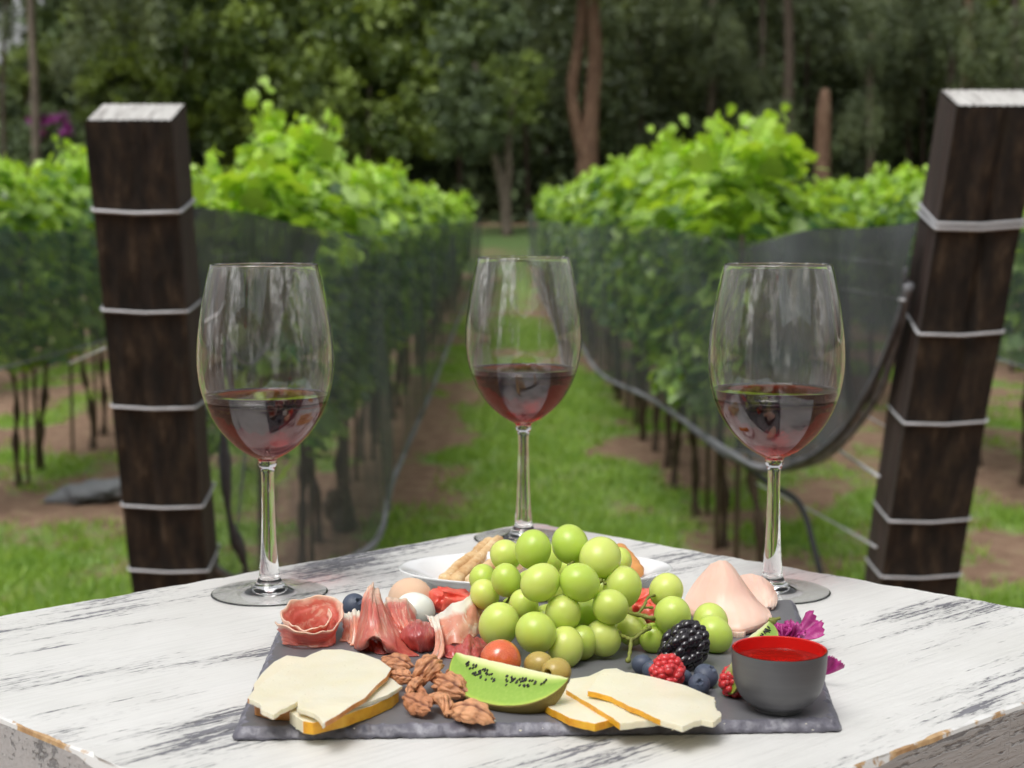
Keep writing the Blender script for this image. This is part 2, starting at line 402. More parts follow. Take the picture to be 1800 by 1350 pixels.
M = soft('kiwi flesh', (.4, .6, .05), .32, .12, (.6, 1, .2), .006)
a = M.attr('tint'); v = M.co(); ns = M.noise(1.0, 4, .6, M.co((500, 500, 90)))
c = M.ramp(a.outputs['Fac'], [(0, (.76, .78, .48)), (.17, (.68, .73, .32)), (.30, (.40, .54, .11)), (.48, (.24, .40, .05)), (.93, (.29, .47, .06)), (1, (.45, .58, .08))])
c = M.mix(M.ramp(ns, [(.45, 0.0), (.7, .14)]), c, (.60, .72, .2)); M.set('Base Color', c); M.b.inputs['Coat Weight'].default_value = .1
M.bump(ns, .12, .0006); KIWI = M.m
M = Mat('kiwi skin', (.25, .16, .05), .7); n = M.noise(300, 4, .6); M.set('Base Color', M.ramp(n, [(.35, (.12, .07, .02)), (.5, (.28, .21, .05)), (.7, (.36, .36, .08))])); M.bump(n, .6, .0006); KIWI_SKIN = M.m
M = Mat('kiwi seed', (.012, .01, .012), .3); SEED = M.m
M = soft('blackberry', (.012, .009, .013), .2, .0); M.b.inputs['Coat Weight'].default_value = .5; n = M.noise(200, 3); M.set('Base Color', M.ramp(n, [(.4, (.008, .007, .010)), (.8, (.03, .018, .028))])); BLACKB = M.m
M = soft('raspberry', (.62, .03, .04), .26, .4, (1, .15, .1), .003); n = M.noise(160, 3); M.set('Base Color', M.ramp(n, [(.3, (.50, .012, .025)), (.75, (.78, .09, .09))])); RASP = M.m
M = Mat('blueberry', (.02, .03, .06), .5); v = M.co(); n = M.noise(90, 4, .6, v); n2 = M.noise(500, 2, .5, v)
c = M.ramp(n, [(.35, (.016, .02, .042)), (.52, (.07, .09, .14)), (.75, (.20, .24, .31))]); c = M.mix(M.ramp(n2, [(.7, 0.0), (.75, .6)]), c, (.3, .34, .4)); M.set('Base Color', c); BLUEB = M.m
M = soft('tomato', (.75, .12, .05), .15, .3, (1, .2, .1), .005); M.b.inputs['Coat Weight'].default_value = .5; n = M.noise(40, 2); M.set('Base Color', M.ramp(n, [(.3, (.66, .09, .035)), (.7, (.80, .21, .07))])); TOMATO = M.m
M = soft('green olive', (.45, .36, .08), .28, .25, (1, .8, .3), .004); n = M.noise(60, 3); M.set('Base Color', M.ramp(n, [(.3, (.40, .26, .06)), (.7, (.58, .47, .14))])); OLIVE = M.m
M = soft('melon', (.85, .12, .09), .3, .4, (1, .3, .2), .006); v = M.co(); n = M.noise(120, 4, .6, v); M.set('Base Color', M.ramp(n, [(.3, (.80, .07, .05)), (.6, (.86, .20, .14)), (.8, (.9, .38, .28))])); M.bump(n, .6, .0015); MELON = M.m
M = soft('white cheese', (.86, .88, .80), .3, .4, (1, .9, .8), .005); n = M.noise(60, 3); M.bump(n, .1, .001); WHITECH = M.m
M = soft('pale sausage', (.76, .52, .36), .45, .3, (1, .6, .4), .005); n = M.noise(150, 5, .7); M.set('Base Color', M.ramp(n, [(.3, (.78, .46, .29)), (.6, (.88, .64, .46)), (.8, (.92, .80, .66))])); M.bump(n, .5, .001); PALE = M.m
M = Mat('white porcelain', (.84, .85, .86), .12); M.b.inputs['Coat Weight'].default_value = .5; PORC = M.m
M = Mat('breadstick', (.7, .45, .2), .75); v = M.co(); n = M.noise(90, 5, .65, v); n2 = M.noise(330, 3, .6, v)
c = M.ramp(n, [(.3, (.56, .29, .11)), (.55, (.75, .52, .27)), (.75, (.84, .68, .44))]); c = M.mix(M.ramp(n2, [(.62, 0.0), (.68, .7)]), c, (.9, .82, .62)); M.set('Base Color', c); M.bump(n, 1.0, .002); BREAD = M.m
M = Mat('toasted crumb', (.62, .25, .06), .8); n = M.noise(200, 4); M.set('Base Color', M.ramp(n, [(.3, (.5, .17, .04)), (.7, (.78, .42, .14))])); CRUMB = M.m
M = Mat('cup glaze grey', (.10, .10, .108), .4); v = M.co((3, 3, 90)); n = M.noise(2, 3, .5, v); M.set('Base Color', M.ramp(n, [(.3, (.085, .085, .093)), (.7, (.115, .115, .122))])); M.bump(n, .06, .0006); CUP_OUT = M.m
M = Mat('cup glaze red', (.62, .015, .012), .16); M.b.inputs['Coat Weight'].default_value = .6; CUP_IN = M.m
M = Mat('red syrup', (.9, .05, .03), .02, IOR=1.36); M.b.inputs['Transmission Weight'].default_value = .85; SYRUP = M.m
M = soft('petal', (.50, .03, .24), .5, .2, (1, .3, .6), .002); v = M.co(); n = M.noise(130, 4, .6, v); M.set('Base Color', M.ramp(n, [(.3, (.24, .012, .13)), (.6, (.46, .04, .25)), (.8, (.70, .32, .52))])); PETAL = M.m
# ================================================================= terrain
YAW = -.00722                         # the rows run a touch left of the view axis
def rowx(xr, y): return xr + YAW * y
def terr(x, y):
    t = min(max((y - 27) / 20, 0), 1); t = t * t * (3 - 2 * t)
    return 1.28 * t + max(0, y - 47) * .012 + .025 * noise.noise(Vector((x * .8, y * .8, 0)))
ROWS = [-4.65, -2.72, -.85, 1.02, 2.92, 4.85]
def grassiness(x, y):
    xr = x - YAW * y
    if y < 4.5: return -.6  # unseen ground by the table, made bare so its bounced light stays neutral
    if y > 33.5: return -.5 + .3 * noise.noise(Vector((x * .5, y * .5, 2))) if y > 44 else .62 + .3 * noise.noise(Vector((x * .5, y * .5, 2)))
    g = .37
    if -.85 < xr < 1.02:
        c = abs(xr - .1)
        g = .62 - .32 * max(0, c - .3) + (.14 if y < 13 and c < .45 else 0)
        if xr < -.15 and y < 14: g -= .18
    if y < 7.6: g += .22
    d = min(abs(xr - r) for r in ROWS); g -= .16 * math.exp(-(d / .22) ** 2)
    g += .60 * noise.noise(Vector((x * .9, y * .55, 3))) + .5 * noise.noise(Vector((x * 2.4, y * 1.6, 9)))
    return g
def axis(segs):
    out = []
    for a, b, s in segs: out += list(np.arange(a, b, s))
    return np.array(out + [segs[-1][1]])
ys = axis([(-30, 2, 4), (2, 14, .12), (14, 40, .3), (40, 70, 2), (70, 260, 15)])
xs = axis([(-160, -20, 14), (-20, -7, 1), (-7, 7, .14), (7, 20, 1), (20, 160, 14)])
V = np.zeros((len(ys) * len(xs), 3)); tint = np.zeros(len(V)); i = 0
for y in ys:
    for x in xs:
        V[i] = (x, y, terr(x, y)); tint[i] = grassiness(x, y); i += 1
nx = len(xs); a = np.arange(len(ys) - 1)[:, None] * nx + np.arange(nx - 1)[None, :]; a = a.ravel()
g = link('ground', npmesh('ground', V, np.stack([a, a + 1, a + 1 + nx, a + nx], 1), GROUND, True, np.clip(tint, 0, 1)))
tag(g, 'grassy vineyard ground with bare brown earth patches', None, kind='structure')

# grass tufts where the ground is green
def blades(n, region):
    V, F, T = [], [], []
    k = 0
    while k < n:
        y = region[2] + (region[3] - region[2]) * random.random() ** 1.5
        x = rowx(random.uniform(region[0], region[1]), y)
        if abs(x) > .36 * y + .4: k += .2; continue
        if random.random() > (grassiness(x, y) - .36) * 2.6: k += .2; continue
        k += 1; z = terr(x, y); t0 = random.random()
        for b in range(6):
            a = random.uniform(0, 2 * PI); h = random.uniform(.02, .065); w = random.uniform(.003, .008) * (1.15 if random.random() < .3 else .9)
            px, py = x + random.gauss(0, .035), y + random.gauss(0, .035); lx, ly = random.gauss(0, .5) * h, random.gauss(0, .5) * h
            i = len(V)
            V += [(px - w * math.cos(a), py - w * math.sin(a), z - .004), (px + w * math.cos(a), py + w * math.sin(a), z - .004), (px + lx, py + ly, z + h)]
            F.append((i, i + 1, i + 2)); T += [min(1, max(0, t0 * .6 + random.uniform(0, .4)))] * 3
    return np.array(V), np.array(F), np.array(T)
V, F, T = blades(26000, (-4.4, 4.6, 5.6, 24))
tag(link('grass', npmesh('grass', V, F, GRASS_BLADE, False, T)), 'short green grass tufts on the vineyard floor', 'grass', kind='stuff')

# ================================================================= grapevines
LEAF_OUT = []
for ang, r in [(0, 1), (18, .72), (38, .88), (62, .62), (84, .86), (112, .66), (140, .62), (164, .5), (180, .18)]:
    LEAF_OUT.append((ang, r))
_o = [(r * math.cos(R(a)), r * math.sin(R(a))) for a, r in LEAF_OUT] + [(r * math.cos(R(a)), -r * math.sin(R(a))) for a, r in LEAF_OUT[-2:0:-1]]
LV = np.array([(.0, 0, 0)] + [(x, y, -.22 * (x * x + y * y) + .16 * abs(y)) for x, y in _o]); NL = len(LV)
LF = np.array([(0, i, i + 1 if i + 1 < NL else 1) for i in range(1, NL)])
def leaves(specs):
    """specs: (pos, size, normal, tint)"""
    V, F, T = [], [], []
    for p, s, n, t in specs:
        n = Vector(n).normalized(); x = n.orthogonal().normalized(); x.rotate(Matrix.Rotation(random.uniform(0, 2 * PI), 3, n)); y = n.cross(x)
        B = np.array([x, y, n]); c = random.uniform(.3, 1.8)
        lv = LV.copy(); lv[:, 2] *= c; lv *= s
        F.append(LF + len(V) * NL); V.append(lv @ B + np.array(p)); T.append(np.full(NL, t))
    return np.concatenate(V), np.concatenate(F), np.concatenate(T)
def vine_mesh(seed, n=500, tall=1.0):
    random.seed(seed); sp = []
    for i in range(n):
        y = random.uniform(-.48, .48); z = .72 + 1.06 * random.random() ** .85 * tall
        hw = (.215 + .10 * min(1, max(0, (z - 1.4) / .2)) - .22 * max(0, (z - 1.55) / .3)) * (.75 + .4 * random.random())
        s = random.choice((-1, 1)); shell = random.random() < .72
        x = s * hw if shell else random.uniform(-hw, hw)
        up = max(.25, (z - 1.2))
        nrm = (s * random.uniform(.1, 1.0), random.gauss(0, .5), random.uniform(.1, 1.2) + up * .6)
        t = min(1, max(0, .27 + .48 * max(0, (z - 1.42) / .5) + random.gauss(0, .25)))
        sp.append(((x, y, z), random.uniform(.040, .080), nrm, t))
    for k in range(9):                       # shoots above the wire
        y0 = random.uniform(-.45, .45); x0 = random.uniform(-.18, .18); h = random.uniform(.10, .26) * tall * (1.15 if random.random() < .3 else .9); lx, ly = random.gauss(0, .06), random.gauss(0, .08)
        m = 12
        for j in range(m):
            f = j / m; z = 1.66 * (1 + (tall - 1) * .8) + h * f
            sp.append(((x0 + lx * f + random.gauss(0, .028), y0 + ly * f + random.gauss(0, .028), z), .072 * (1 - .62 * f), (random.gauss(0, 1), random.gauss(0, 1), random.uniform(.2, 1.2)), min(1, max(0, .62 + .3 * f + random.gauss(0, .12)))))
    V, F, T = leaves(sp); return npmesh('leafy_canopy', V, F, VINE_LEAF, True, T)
def trunk_mesh(seed):
    random.seed(seed * 31 + 5)
    bx, by = random.uniform(-.07, .07), random.uniform(-.09, .09)
    parts = [tube(smooth_path([(bx, by, -.05), (bx * .8, by + random.uniform(-.04, .04), .25), (bx * .2 + random.uniform(-.03, .03), by * .5, .5), (0, 0, .84)]), [.021 + .007 * math.sin(i * 1.3) - .0004 * i for i in range(19)], 7, jitter=.22)]
    for s in (-1, 1): parts.append(tube(smooth_path([(0, 0, .82), (.01, s * .15, .90), (0, s * .42, .93)], 4), .014, 6))
    return mesh('woody_trunk', *merge(parts), VINE_BARK)
def stake_mesh():
    return mesh('support_stake', *tube([(.05, .1, -.05), (.045, .1, 1.5)], .011, 6), BARK_GUM)
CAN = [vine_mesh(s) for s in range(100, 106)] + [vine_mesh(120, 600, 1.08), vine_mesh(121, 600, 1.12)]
TRK = [trunk_mesh(s) for s in range(7)]; STK = stake_mesh()
ORD = 'first second third fourth fifth sixth seventh eighth ninth tenth eleventh twelfth'.split()
def make_row(xr, y0, y1, where, step=.74, scale=1.0, canes=True, lead=None):
    random.seed(int(abs(xr) * 1000)); k = 0; y = y0
    while y < y1:
        x = rowx(xr, y) + random.uniform(-.03, .03)
        v = empty('grapevine', (x, y, terr(x, y)), random.choice((0, PI)) + random.uniform(-.07, .07))
        v.scale = (random.uniform(.92, 1.08), random.uniform(.95, 1.1), scale * random.uniform(.92, 1.07))
        c = CAN[6 + k % 2] if (lead and k < lead) else random.choice(CAN[:6])
        link('leafy_canopy', c, v); link('trunk', random.choice(TRK), v)
        if canes: link('support_stake', STK, v)
        if k < len(ORD): lab = f'leafy green grapevine, {ORD[k]} counted from the front in {where}'
        else: lab = f'small distant leafy grapevine far along {where}'
        tag(v, lab, 'grapevine', f'grapevines planted in {where}')
        y += step * random.uniform(.92, 1.08) * (1 if y < 20 else 1.35); k += 1
make_row(-.85, 5.75, 32.5, 'the row behind the left wooden post', lead=5, scale=.945)
make_row(1.02, 6.35, 32.5, 'the row behind the right wooden post', lead=4, scale=1.0)
make_row(-2.72, 7.9, 31, 'the outer row past the left post')
make_row(2.92, 8.0, 31, 'the outer row past the right post', scale=.97)
make_row(-4.65, 13.0, 27, 'the far left back row', 1.05, canes=False)
make_row(4.85, 13.0, 27, 'the far right back row', 1.05, canes=False)

# ================================================================= netting and wires
def net(name, top, bot, mat, label, hem=None, cols=70, rows=14, hem_mat=None, hem_r=.012, fold=.030):
    """top/bot: lists of world points with equal count, smoothed along the row"""
    t = smooth_path(top, max(1, cols // (len(top) - 1))); b = smooth_path(bot, max(1, cols // (len(bot) - 1)))
    V, F = [], []; n = len(t)
    for i in range(n):
        for j in range(rows + 1):
            f = j / rows; p = t[i].lerp(b[i], f)
            w = math.sin(f * PI) * .6 + .25 * f
            s = noise.noise(Vector((p.y * 3.1, p.z * .7, 4))) + .5 * noise.noise(Vector((p.y * 8.5, p.z * 1.2, 1)))
            p = p + Vector((fold * 3 * s * w, 0, 0)); V.append(p)
    for i in range(n - 1):
        for j in range(rows):
            a = i * (rows + 1) + j; F.append((a, a + 1, a + rows + 2, a + rows + 1))
    o = link(name, mesh(name, V, F, mat)); tag(o, label, 'netting', 'grey bird nets hung along the vine rows')
    pts = b; h = tube(pts, [hem_r * (1 + .4 * noise.noise(p * 4)) for p in pts], 7)
    link('hem', mesh('hem', *h, hem_mat or HEM), o)
    return o
def line_pts(f): return [Vector(f(y)) for y in (4.9, 6, 7.5, 9.5, 12, 15, 19, 24, 29, 33)]
def zb(y, seed, base): return terr(0, y) + base + .07 * noise.noise(Vector((y * .55, seed, 0)))
# left middle row, side facing the path
top = [W(334, 362, 3.86), W(420, 380, 4.15), W(500, 392, 4.5)] + line_pts(lambda y: (rowx(-.44, y), y, terr(0, y) + 1.44))
bot = [W(338, 960, 3.98), W(395, 1010, 4.1), W(440, 1015, 4.45)] + line_pts(lambda y: (rowx(-.42, y), y, zb(y, 3, .46)))
net('vine_netting', top, bot, NET, 'dark netting over the row behind the left post, facing the path', cols=120)
# second layer right behind the left post
top = [W(332, 364, 3.92), W(430, 372, 4.3), W(520, 395, 4.9), W(560, 402, 5.3)]
bot = [W(340, 560, 3.95), W(430, 640, 4.3), W(500, 560, 4.9), W(560, 430, 5.3)]
net('vine_netting', top, bot, NET_DENSE, 'doubled dark netting flap tied to the left wooden post', cols=36, hem_r=.006)
# hanging strand
st = tube(smooth_path([W(372, 600, 4.05), W(392, 760, 4.08), W(402, 900, 4.1), W(428, 985, 4.15), W(440, 1040, 4.2)]), [.012 + .005 * math.sin(i * .9) for i in range(25)], 8, jitter=.2)
tag(link('netting_strand', mesh('netting_strand', *st, HEM_DARK)), 'gathered grey netting strand hanging beside the left post', 'netting')
# right middle row, side facing the path
top = [W(1612, 392, 3.72), W(1500, 404, 4.0), W(1400, 408, 4.5)] + line_pts(lambda y: (rowx(.57, y), y, terr(0, y) + 1.44))
bot = [W(1598, 500, 3.76), W(1545, 690, 3.95), W(1450, 800, 4.25), ] + [W(1360, 822, 4.7), W(1290, 800, 5.1), W(1150, 705, 7.7)] + line_pts(lambda y: (rowx(.60, y), y, zb(y, 8, .56)))[3:]
top = top[:3] + [W(1310, 425, 4.7), W(1215, 408, 5.6)] + [Vector((rowx(.57, 7.7), 7.7, 1.46))] + line_pts(lambda y: (rowx(.57, y), y, terr(0, y) + 1.44))[3:]
net('vine_netting', top, bot, NET, 'dark netting over the row behind the right post, sagging in a loop', cols=130, hem_r=.012)
roll = smooth_path([W(1592, 470, 3.76), W(1580, 560, 3.8), W(1530, 680, 3.95), W(1470, 770, 4.15), W(1400, 815, 4.4), W(1340, 826, 4.8), W(1270, 796, 5.3), W(1210, 750, 6.2)])
tag(link('netting_roll', mesh('netting_roll', *tube(roll, [.005 + .006 * math.sin(PI * i / (len(roll) - 1)) + .002 * math.sin(i * 1.1) for i in range(len(roll))], 9, jitter=.12), HEM_DARK)), 'rolled dark netting edge curving down from the right post', 'netting')
top = [W(1614, 390, 3.74), W(1520, 400, 4.0), W(1420, 404, 4.5), W(1300, 440, 5.1)]
bot = [W(1592, 520, 3.78), W(1505, 730, 4.05), W(1415, 806, 4.45), W(1290, 792, 5.3)]
net('vine_netting', top, bot, NET_DENSE, 'doubled dark netting flap tied to the right wooden post', cols=36, hem_r=.005)
# outer rows
def ypts(a, b, n): return [a + (b - a) * i / (n - 1) for i in range(n)]
for xr, s, nm in ((-2.30, 1, 'left'), (2.50, 2, 'right')):
    yy = ypts(6.5, 31, 9)
    net('vine_netting', [Vector((rowx(xr, y), y, terr(0, y) + 1.42)) for y in yy], [Vector((rowx(xr, y), y, zb(y, s * 13, .78))) for y in yy], NET_FINE,
        f'fine grey netting along the outer row past the {nm} post', cols=60, hem_r=.006)
def wire(name, pts, r, label, cat='wire', mat=None, group=None):
    tag(link(name, mesh(name, *tube(smooth_path(pts), r, 6), mat or WIRE)), label, cat, group)
wire('irrigation_hose', [W(1290, 800, 5.1), W(1352, 850, 4.85), W(1405, 885, 4.7), W(1430, 960, 4.6), W(1450, 1040, 4.55)], .010, 'black hose dangling below the net behind the right glass', 'hose', HOSE)
wire('anchor_wire', [W(1545, 838, 3.9), W(1460, 782, 4.6), W(1390, 735, 5.6)], .0045, 'steel wire slanting from middle of the right post into the vines', group='trellis wires')
wire('anchor_wire', [W(1540, 962, 3.95), W(1440, 905, 4.7), W(1330, 850, 6.0)], .0035, 'lowest steel wire running from right post behind the glass stem', group='trellis wires')
wire('anchor_wire', [W(1590, 528, 3.75), W(1480, 508, 4.6), W(1400, 500, 5.6)], .0035, 'upper steel wire seen through the net beside the right post', group='trellis wires')
wire('anchor_wire', [W(185, 612, 3.9), W(120, 640, 6.5)], .003, 'short wire end sticking out of the left post', group='trellis wires')
for xr, nm in ((-.85, 'left'), (1.02, 'right')):
    for z in (.95, 1.38):
        wire('trellis_wire', [(rowx(xr, y), y, terr(0, y) + z) for y in (4.1, 12, 20, 27, 33)], .0022, f'{"upper" if z > 1 else "lower"} long wire through the canopy of the {nm} middle row', group='trellis wires')
# fallen grey net bundle by the left post
def f(v): q = Vector((v.x * .24, v.y * .16, v.z * .055 + .03 * v.x)); return q * (1 + .6 * nz(q, 14)) + Vector((0, 0, .05))
tag(link('netting_bundle', mesh('netting_bundle', *blob(f, 3), HEM), loc=Vector((W(165, 890, 8.2).x, 8.2, 0))), 'crumpled dark netting bundle on the ground left of the post', 'netting')
def f(v): q = Vector((v.x * .07, v.y * .09, v.z * .10)); return q * (1 + .7 * nz(q, 20, 3)) + Vector((0, 0, .10))
tag(link('leaf_clump', mesh('leaf_clump', *blob(f, 3), VINE_BARK), loc=Vector((W(600, 900, 7.5).x, 7.45, .0))), 'withered brown leaf clump at foot of the left row', 'dead leaves')

# ================================================================= wooden end posts
def post(xtop, xbot, label, seed, mirror, wires, L=1.79):
    W_, Dp = .195, .165
    lean = -.305                                       # leans towards the viewer
    root = empty('wooden_post', (xbot, 4.12, 0)); tag(root, label, 'post', 'two dark end posts of the vine rows')
    def axis_pt(z): return Vector((xbot + (xtop - xbot) * z / 1.72, 4.12 + lean * z, z)) - Vector((xbot, 4.12, 0))
    fx = Vector((1, 0, 0)); ax = Vector(((xtop - xbot) / 1.72, lean, 1)).normalized(); fy = ax.cross(fx).normalized()
    if fy.y < 0: fy = -fy
    random.seed(seed)
    n = 46; V, F, FM = [], [], []; m = 10; ring = []
    for k in range(4 * m):
        s, t = divmod(k, m); t /= m
        ring.append([(-.5 + t, 0), (.5, t), (.5 - t, 1), (-.5, 1 - t)][s])
    tops = []
    for i in range(n + 1):
        z = -.1 + (L + .1) * i / n
        for k, (u, w) in enumerate(ring):
            p = ax * z + fx * (u * W_) + fy * (w * Dp)
            g = .0045 * noise.noise(Vector((u * 7 + seed, w * 7, z * 1.3))) + .0025 * noise.noise(Vector((u * 30, w * 30 + seed, z * 5)))
            if w == 0: g -= .020 * math.exp(-((u + .06 * mirror + .02 * math.sin(z * 3)) / .03) ** 2) * (.6 + .4 * math.sin(z * 4 + seed))
            p += (fx * u * 2 + fy * (w - .5) * 2) * g * 1.0
            p += fx * .006 * math.sin(z * 2.2 + seed)
            if i == n: p += ax * (.006 * (k % 2) * (1 if w >= .99 else .3) + random.uniform(-.0015, .0015))
            V.append(p)
    M4 = 4 * m
    for i in range(n):
        for k in range(M4):
            k2 = (k + 1) % M4; F.append((i * M4 + k, i * M4 + k2, (i + 1) * M4 + k2, (i + 1) * M4 + k))
            FM.append(1 if (m <= k < 2 * m or k >= 3 * m) else 0)
    b = mesh('timber', V, F, [POST_WOOD, POST_SIDE], False, FM); o = link('timber', b, root)
    # end grain cap, its own part, ridged by the saw
    C, CF = [], []; q = 12; base = len(V) - M4
    for i in range(q + 1):
        for j in range(q * 4 + 1):
            u, w = -.5 + j / (q * 4), i / q
            p = ax * (L + .002 + (.0016 if j % 4 < 2 else 0) + .002 * noise.noise(Vector((u * 20, w * 20, seed)))) + fx * (u * W_ * .97 + .006 * math.sin(L * 2.2 + seed)) + fy * (.004 + w * (Dp - .008)); C.append(p)
    for i in range(q):
        for j in range(q * 4): a = i * (q * 4 + 1) + j; CF.append((a, a + 1, a + q * 4 + 2, a + q * 4 + 1))
    link('end_grain', mesh('end_grain', C, CF, POST_END, False), root)
    for k in range(len(F)): pass
    # wires
    e = .004
    for s_front, rise, r in wires:
        pr = []
        if mirror > 0:   # left post: right side seen, wire climbs to the back
            path = [(-.5 * W_ - e, Dp * .6, s_front + .012), (-.5 * W_ - e, -e, s_front + .004), (0, -e - .002, s_front - .002), (.5 * W_ + e, -e, s_front), (.5 * W_ + e, Dp * .5, s_front + rise * .55), (.5 * W_ + e, Dp + e, s_front + rise), (0, Dp + e, s_front + rise * .8), (-.5 * W_ - e, Dp + e, s_front + .014)]
        else:
            path = [(.5 * W_ + e, Dp * .6, s_front + .012), (.5 * W_ + e, -e, s_front + .006), (0, -e - .002, s_front - .002), (-.5 * W_ - e, -e, s_front), (-.5 * W_ - e, Dp * .5, s_front + rise * .55), (-.5 * W_ - e, Dp + e, s_front + rise), (0, Dp + e, s_front + rise * .8), (.5 * W_ + e, Dp + e, s_front + .014)]
        pts = []
        path.append(path[0])
        for a_, b_ in zip(path[:-1], path[1:]):
            for t in (0.04, .5, .96):
                u, w, s_ = (a_[i] + (b_[i] - a_[i]) * t for i in range(3))
                pts.append(ax * s_ + fx * (u + .006 * math.sin(s_ * 2.2 + seed)) + fy * w)
        link('tie_wire', mesh('tie_wire', *tube(pts, r, 7), WIRE), root)
    return root
def sfront(py):     # distance up the leaning post of the point seen at py
    z = 1.0
    for _ in range(30): z = W(900, py, 4.12 - .305 * z).z
    return z * math.sqrt(1 + .305 ** 2)
post(-.868, -.868, 'dark weathered wooden end post behind the left wine glass, wrapped with wires', 3, 1,
     [(sfront(372), -.020, .0042), (sfront(547), -.034, .0034), (sfront(716), -.046, .0034), (sfront(890), -.020, .0032), (sfront(1003), -.018, .0032)], 1.79)
post(1.095, 1.022, 'dark weathered wooden end post leaning near the right wine glass, wrapped with wires', 9, -1,
     [(sfront(400), -.010, .0042), (sfront(391), -.004, .0036), (sfront(586), .006, .0036), (sfront(743), -.026, .0034), (sfront(915), -.032, .0032), (sfront(1013), -.040, .0032)], 1.825)

# ================================================================= wood behind the vineyard
def crown_mesh(seed, rx, rz, ncl, per, size, mat, tlo=.1, thi=.8, droop=0.0, name='crown', quad=(1.0, .55)):
    r = np.random.default_rng(seed)
    d = r.normal(size=(ncl, 3)); d /= np.linalg.norm(d, axis=1)[:, None]
    rad = r.uniform(.35, 1.0, ncl) ** .6
    c = d * rad[:, None] * np.array([rx, rx, rz]); ct = r.uniform(tlo, thi, ncl)
    cs = r.uniform(.35, .8, ncl) * rx * .33
    idx = np.repeat(np.arange(ncl), per)
    off = r.normal(size=(ncl * per, 3)) * .5; off[:, 2] *= .75
    p = c[idx] + off * cs[idx][:, None]
    if droop: p[:, 2] -= np.abs(r.normal(size=len(p))) * droop
    n = r.normal(size=p.shape) + np.array([0, 0, .6]) + d[idx] * .5; n /= np.linalg.norm(n, axis=1)[:, None]
    a = np.cross(n, r.normal(size=p.shape)); a /= np.linalg.norm(a, axis=1)[:, None]; b = np.cross(n, a)
    s = r.uniform(.5, 1.3, len(p))[:, None] * size
    a = a * s * quad[0]; b = b * s * quad[1]
    V = np.stack([p - a, p + b, p + a, p - b], 1).reshape(-1, 3)
    F = np.arange(len(V)).reshape(-1, 4)
    T = np.repeat(np.clip(ct[idx] + r.normal(size=len(p)) * .12, 0, 1), 4)
    return npmesh(name, V, F, mat, False, T)
CR_B = [crown_mesh(s, 2.6, 2.9, 62, 85, .14, TREE_LEAF, .0, .95, .15) for s in (1, 2, 3)]
CR_G = [crown_mesh(s, 2.3, 3.2, 46, 75, .15, GUM_LEAF, .0, .8, .7, quad=(1.2, .35)) for s in (11, 12, 13)]
CR_D = [crown_mesh(s, 2.8, 3.2, 60, 80, .17, DARK_LEAF, .0, .9, .2) for s in (21, 22)]
def tree(px, D, base_h, crowns, trunk, mat, label, cat='tree', grp=None, tw=None, name='forest_tree'):
    """trunk: (px, py, width_px) going up; crowns: (px, py, scale, mesh)"""
    x0 = (px - 900) / FPX * D; z0 = terr(x0, D)
    t = empty(name, (x0, D, z0)); tag(t, label, cat, grp)
    o = Vector((x0, D, z0))
    for path in trunk:
        pts = [W(a, b, D) - o for a, b, w in path]; pts[0].z = min(pts[0].z, -.05) if path is trunk[0] else pts[0].z
        rr = [w / 2 * D / FPX for a, b, w in path]
        sp = smooth_path(pts, 5); n = len(sp) - 1
        rad = [np.interp(i / n * (len(rr) - 1), range(len(rr)), rr) for i in range(n + 1)]
        link('trunk' if path is trunk[0] else 'limb', mesh('trunk', *tube(sp, rad, 9, jitter=.07), mat), t)
    for (cx, cy, s, me, dy) in crowns:
        c = link('crown', me, t, loc=W(cx, cy, D + dy) - o, rot=(random.uniform(-.2, .2), random.uniform(-.2, .2), random.uniform(0, 6.28)), scale=(s, s, s * random.uniform(.9, 1.1)))
    return t
random.seed(77)
GRP = 'trees of the wood behind the vineyard'
# trunks one can tell apart, left to right
tree(60, 42, 0, [(90, -220, .7, CR_G[0], 0), (215, -60, .7, CR_G[1], 1)], [[(62, 330, 18), (62, 180, 15), (55, 40, 13), (52, -120, 10)]], BARK_GUM, 'thin pale-trunked tree near the sky gap at far left', grp=GRP)
tree(885, 41, 0, [(820, 200, .38, CR_D[0], -.5), (900, 160, .36, CR_B[1], -.3), (935, 125, .2, CR_B[2], -.6), (850, 90, .5, CR_D[1], .5)],
     [[(892, 392, 20), (886, 340, 19), (868, 270, 14), (848, 200, 11), (835, 110, 8)], [(890, 350, 13), (894, 300, 15), (893, 250, 13), (905, 170, 9), (920, 120, 6)]], BARK_GUM, 'small forked tree standing at the end of the grassy path', grp=GRP)
tree(1035, 43, 0, [(1050, -190, 1.0, CR_G[2], 0), (980, -120, .7, CR_G[1], 0)],
     [[(1030, 345, 42), (1033, 280, 38), (1040, 190, 28), (1046, 90, 26), (1040, 0, 24), (1036, -120, 20)], [(1028, 280, 26), (1012, 215, 22), (1006, 150, 20), (1020, 60, 20), (1025, -60, 14)]], BARK_RED, 'tall gum tree with peeling orange bark behind the middle glass', grp=GRP)
tree(1447, 44, 0, [], [[(1445, 330, 30), (1446, 260, 27), (1448, 200, 26), (1450, 165, 18), (1451, 156, 8)]], BARK_RED, 'short broken reddish tree stump standing above the right vines', 'tree stump', name='tree_stump')
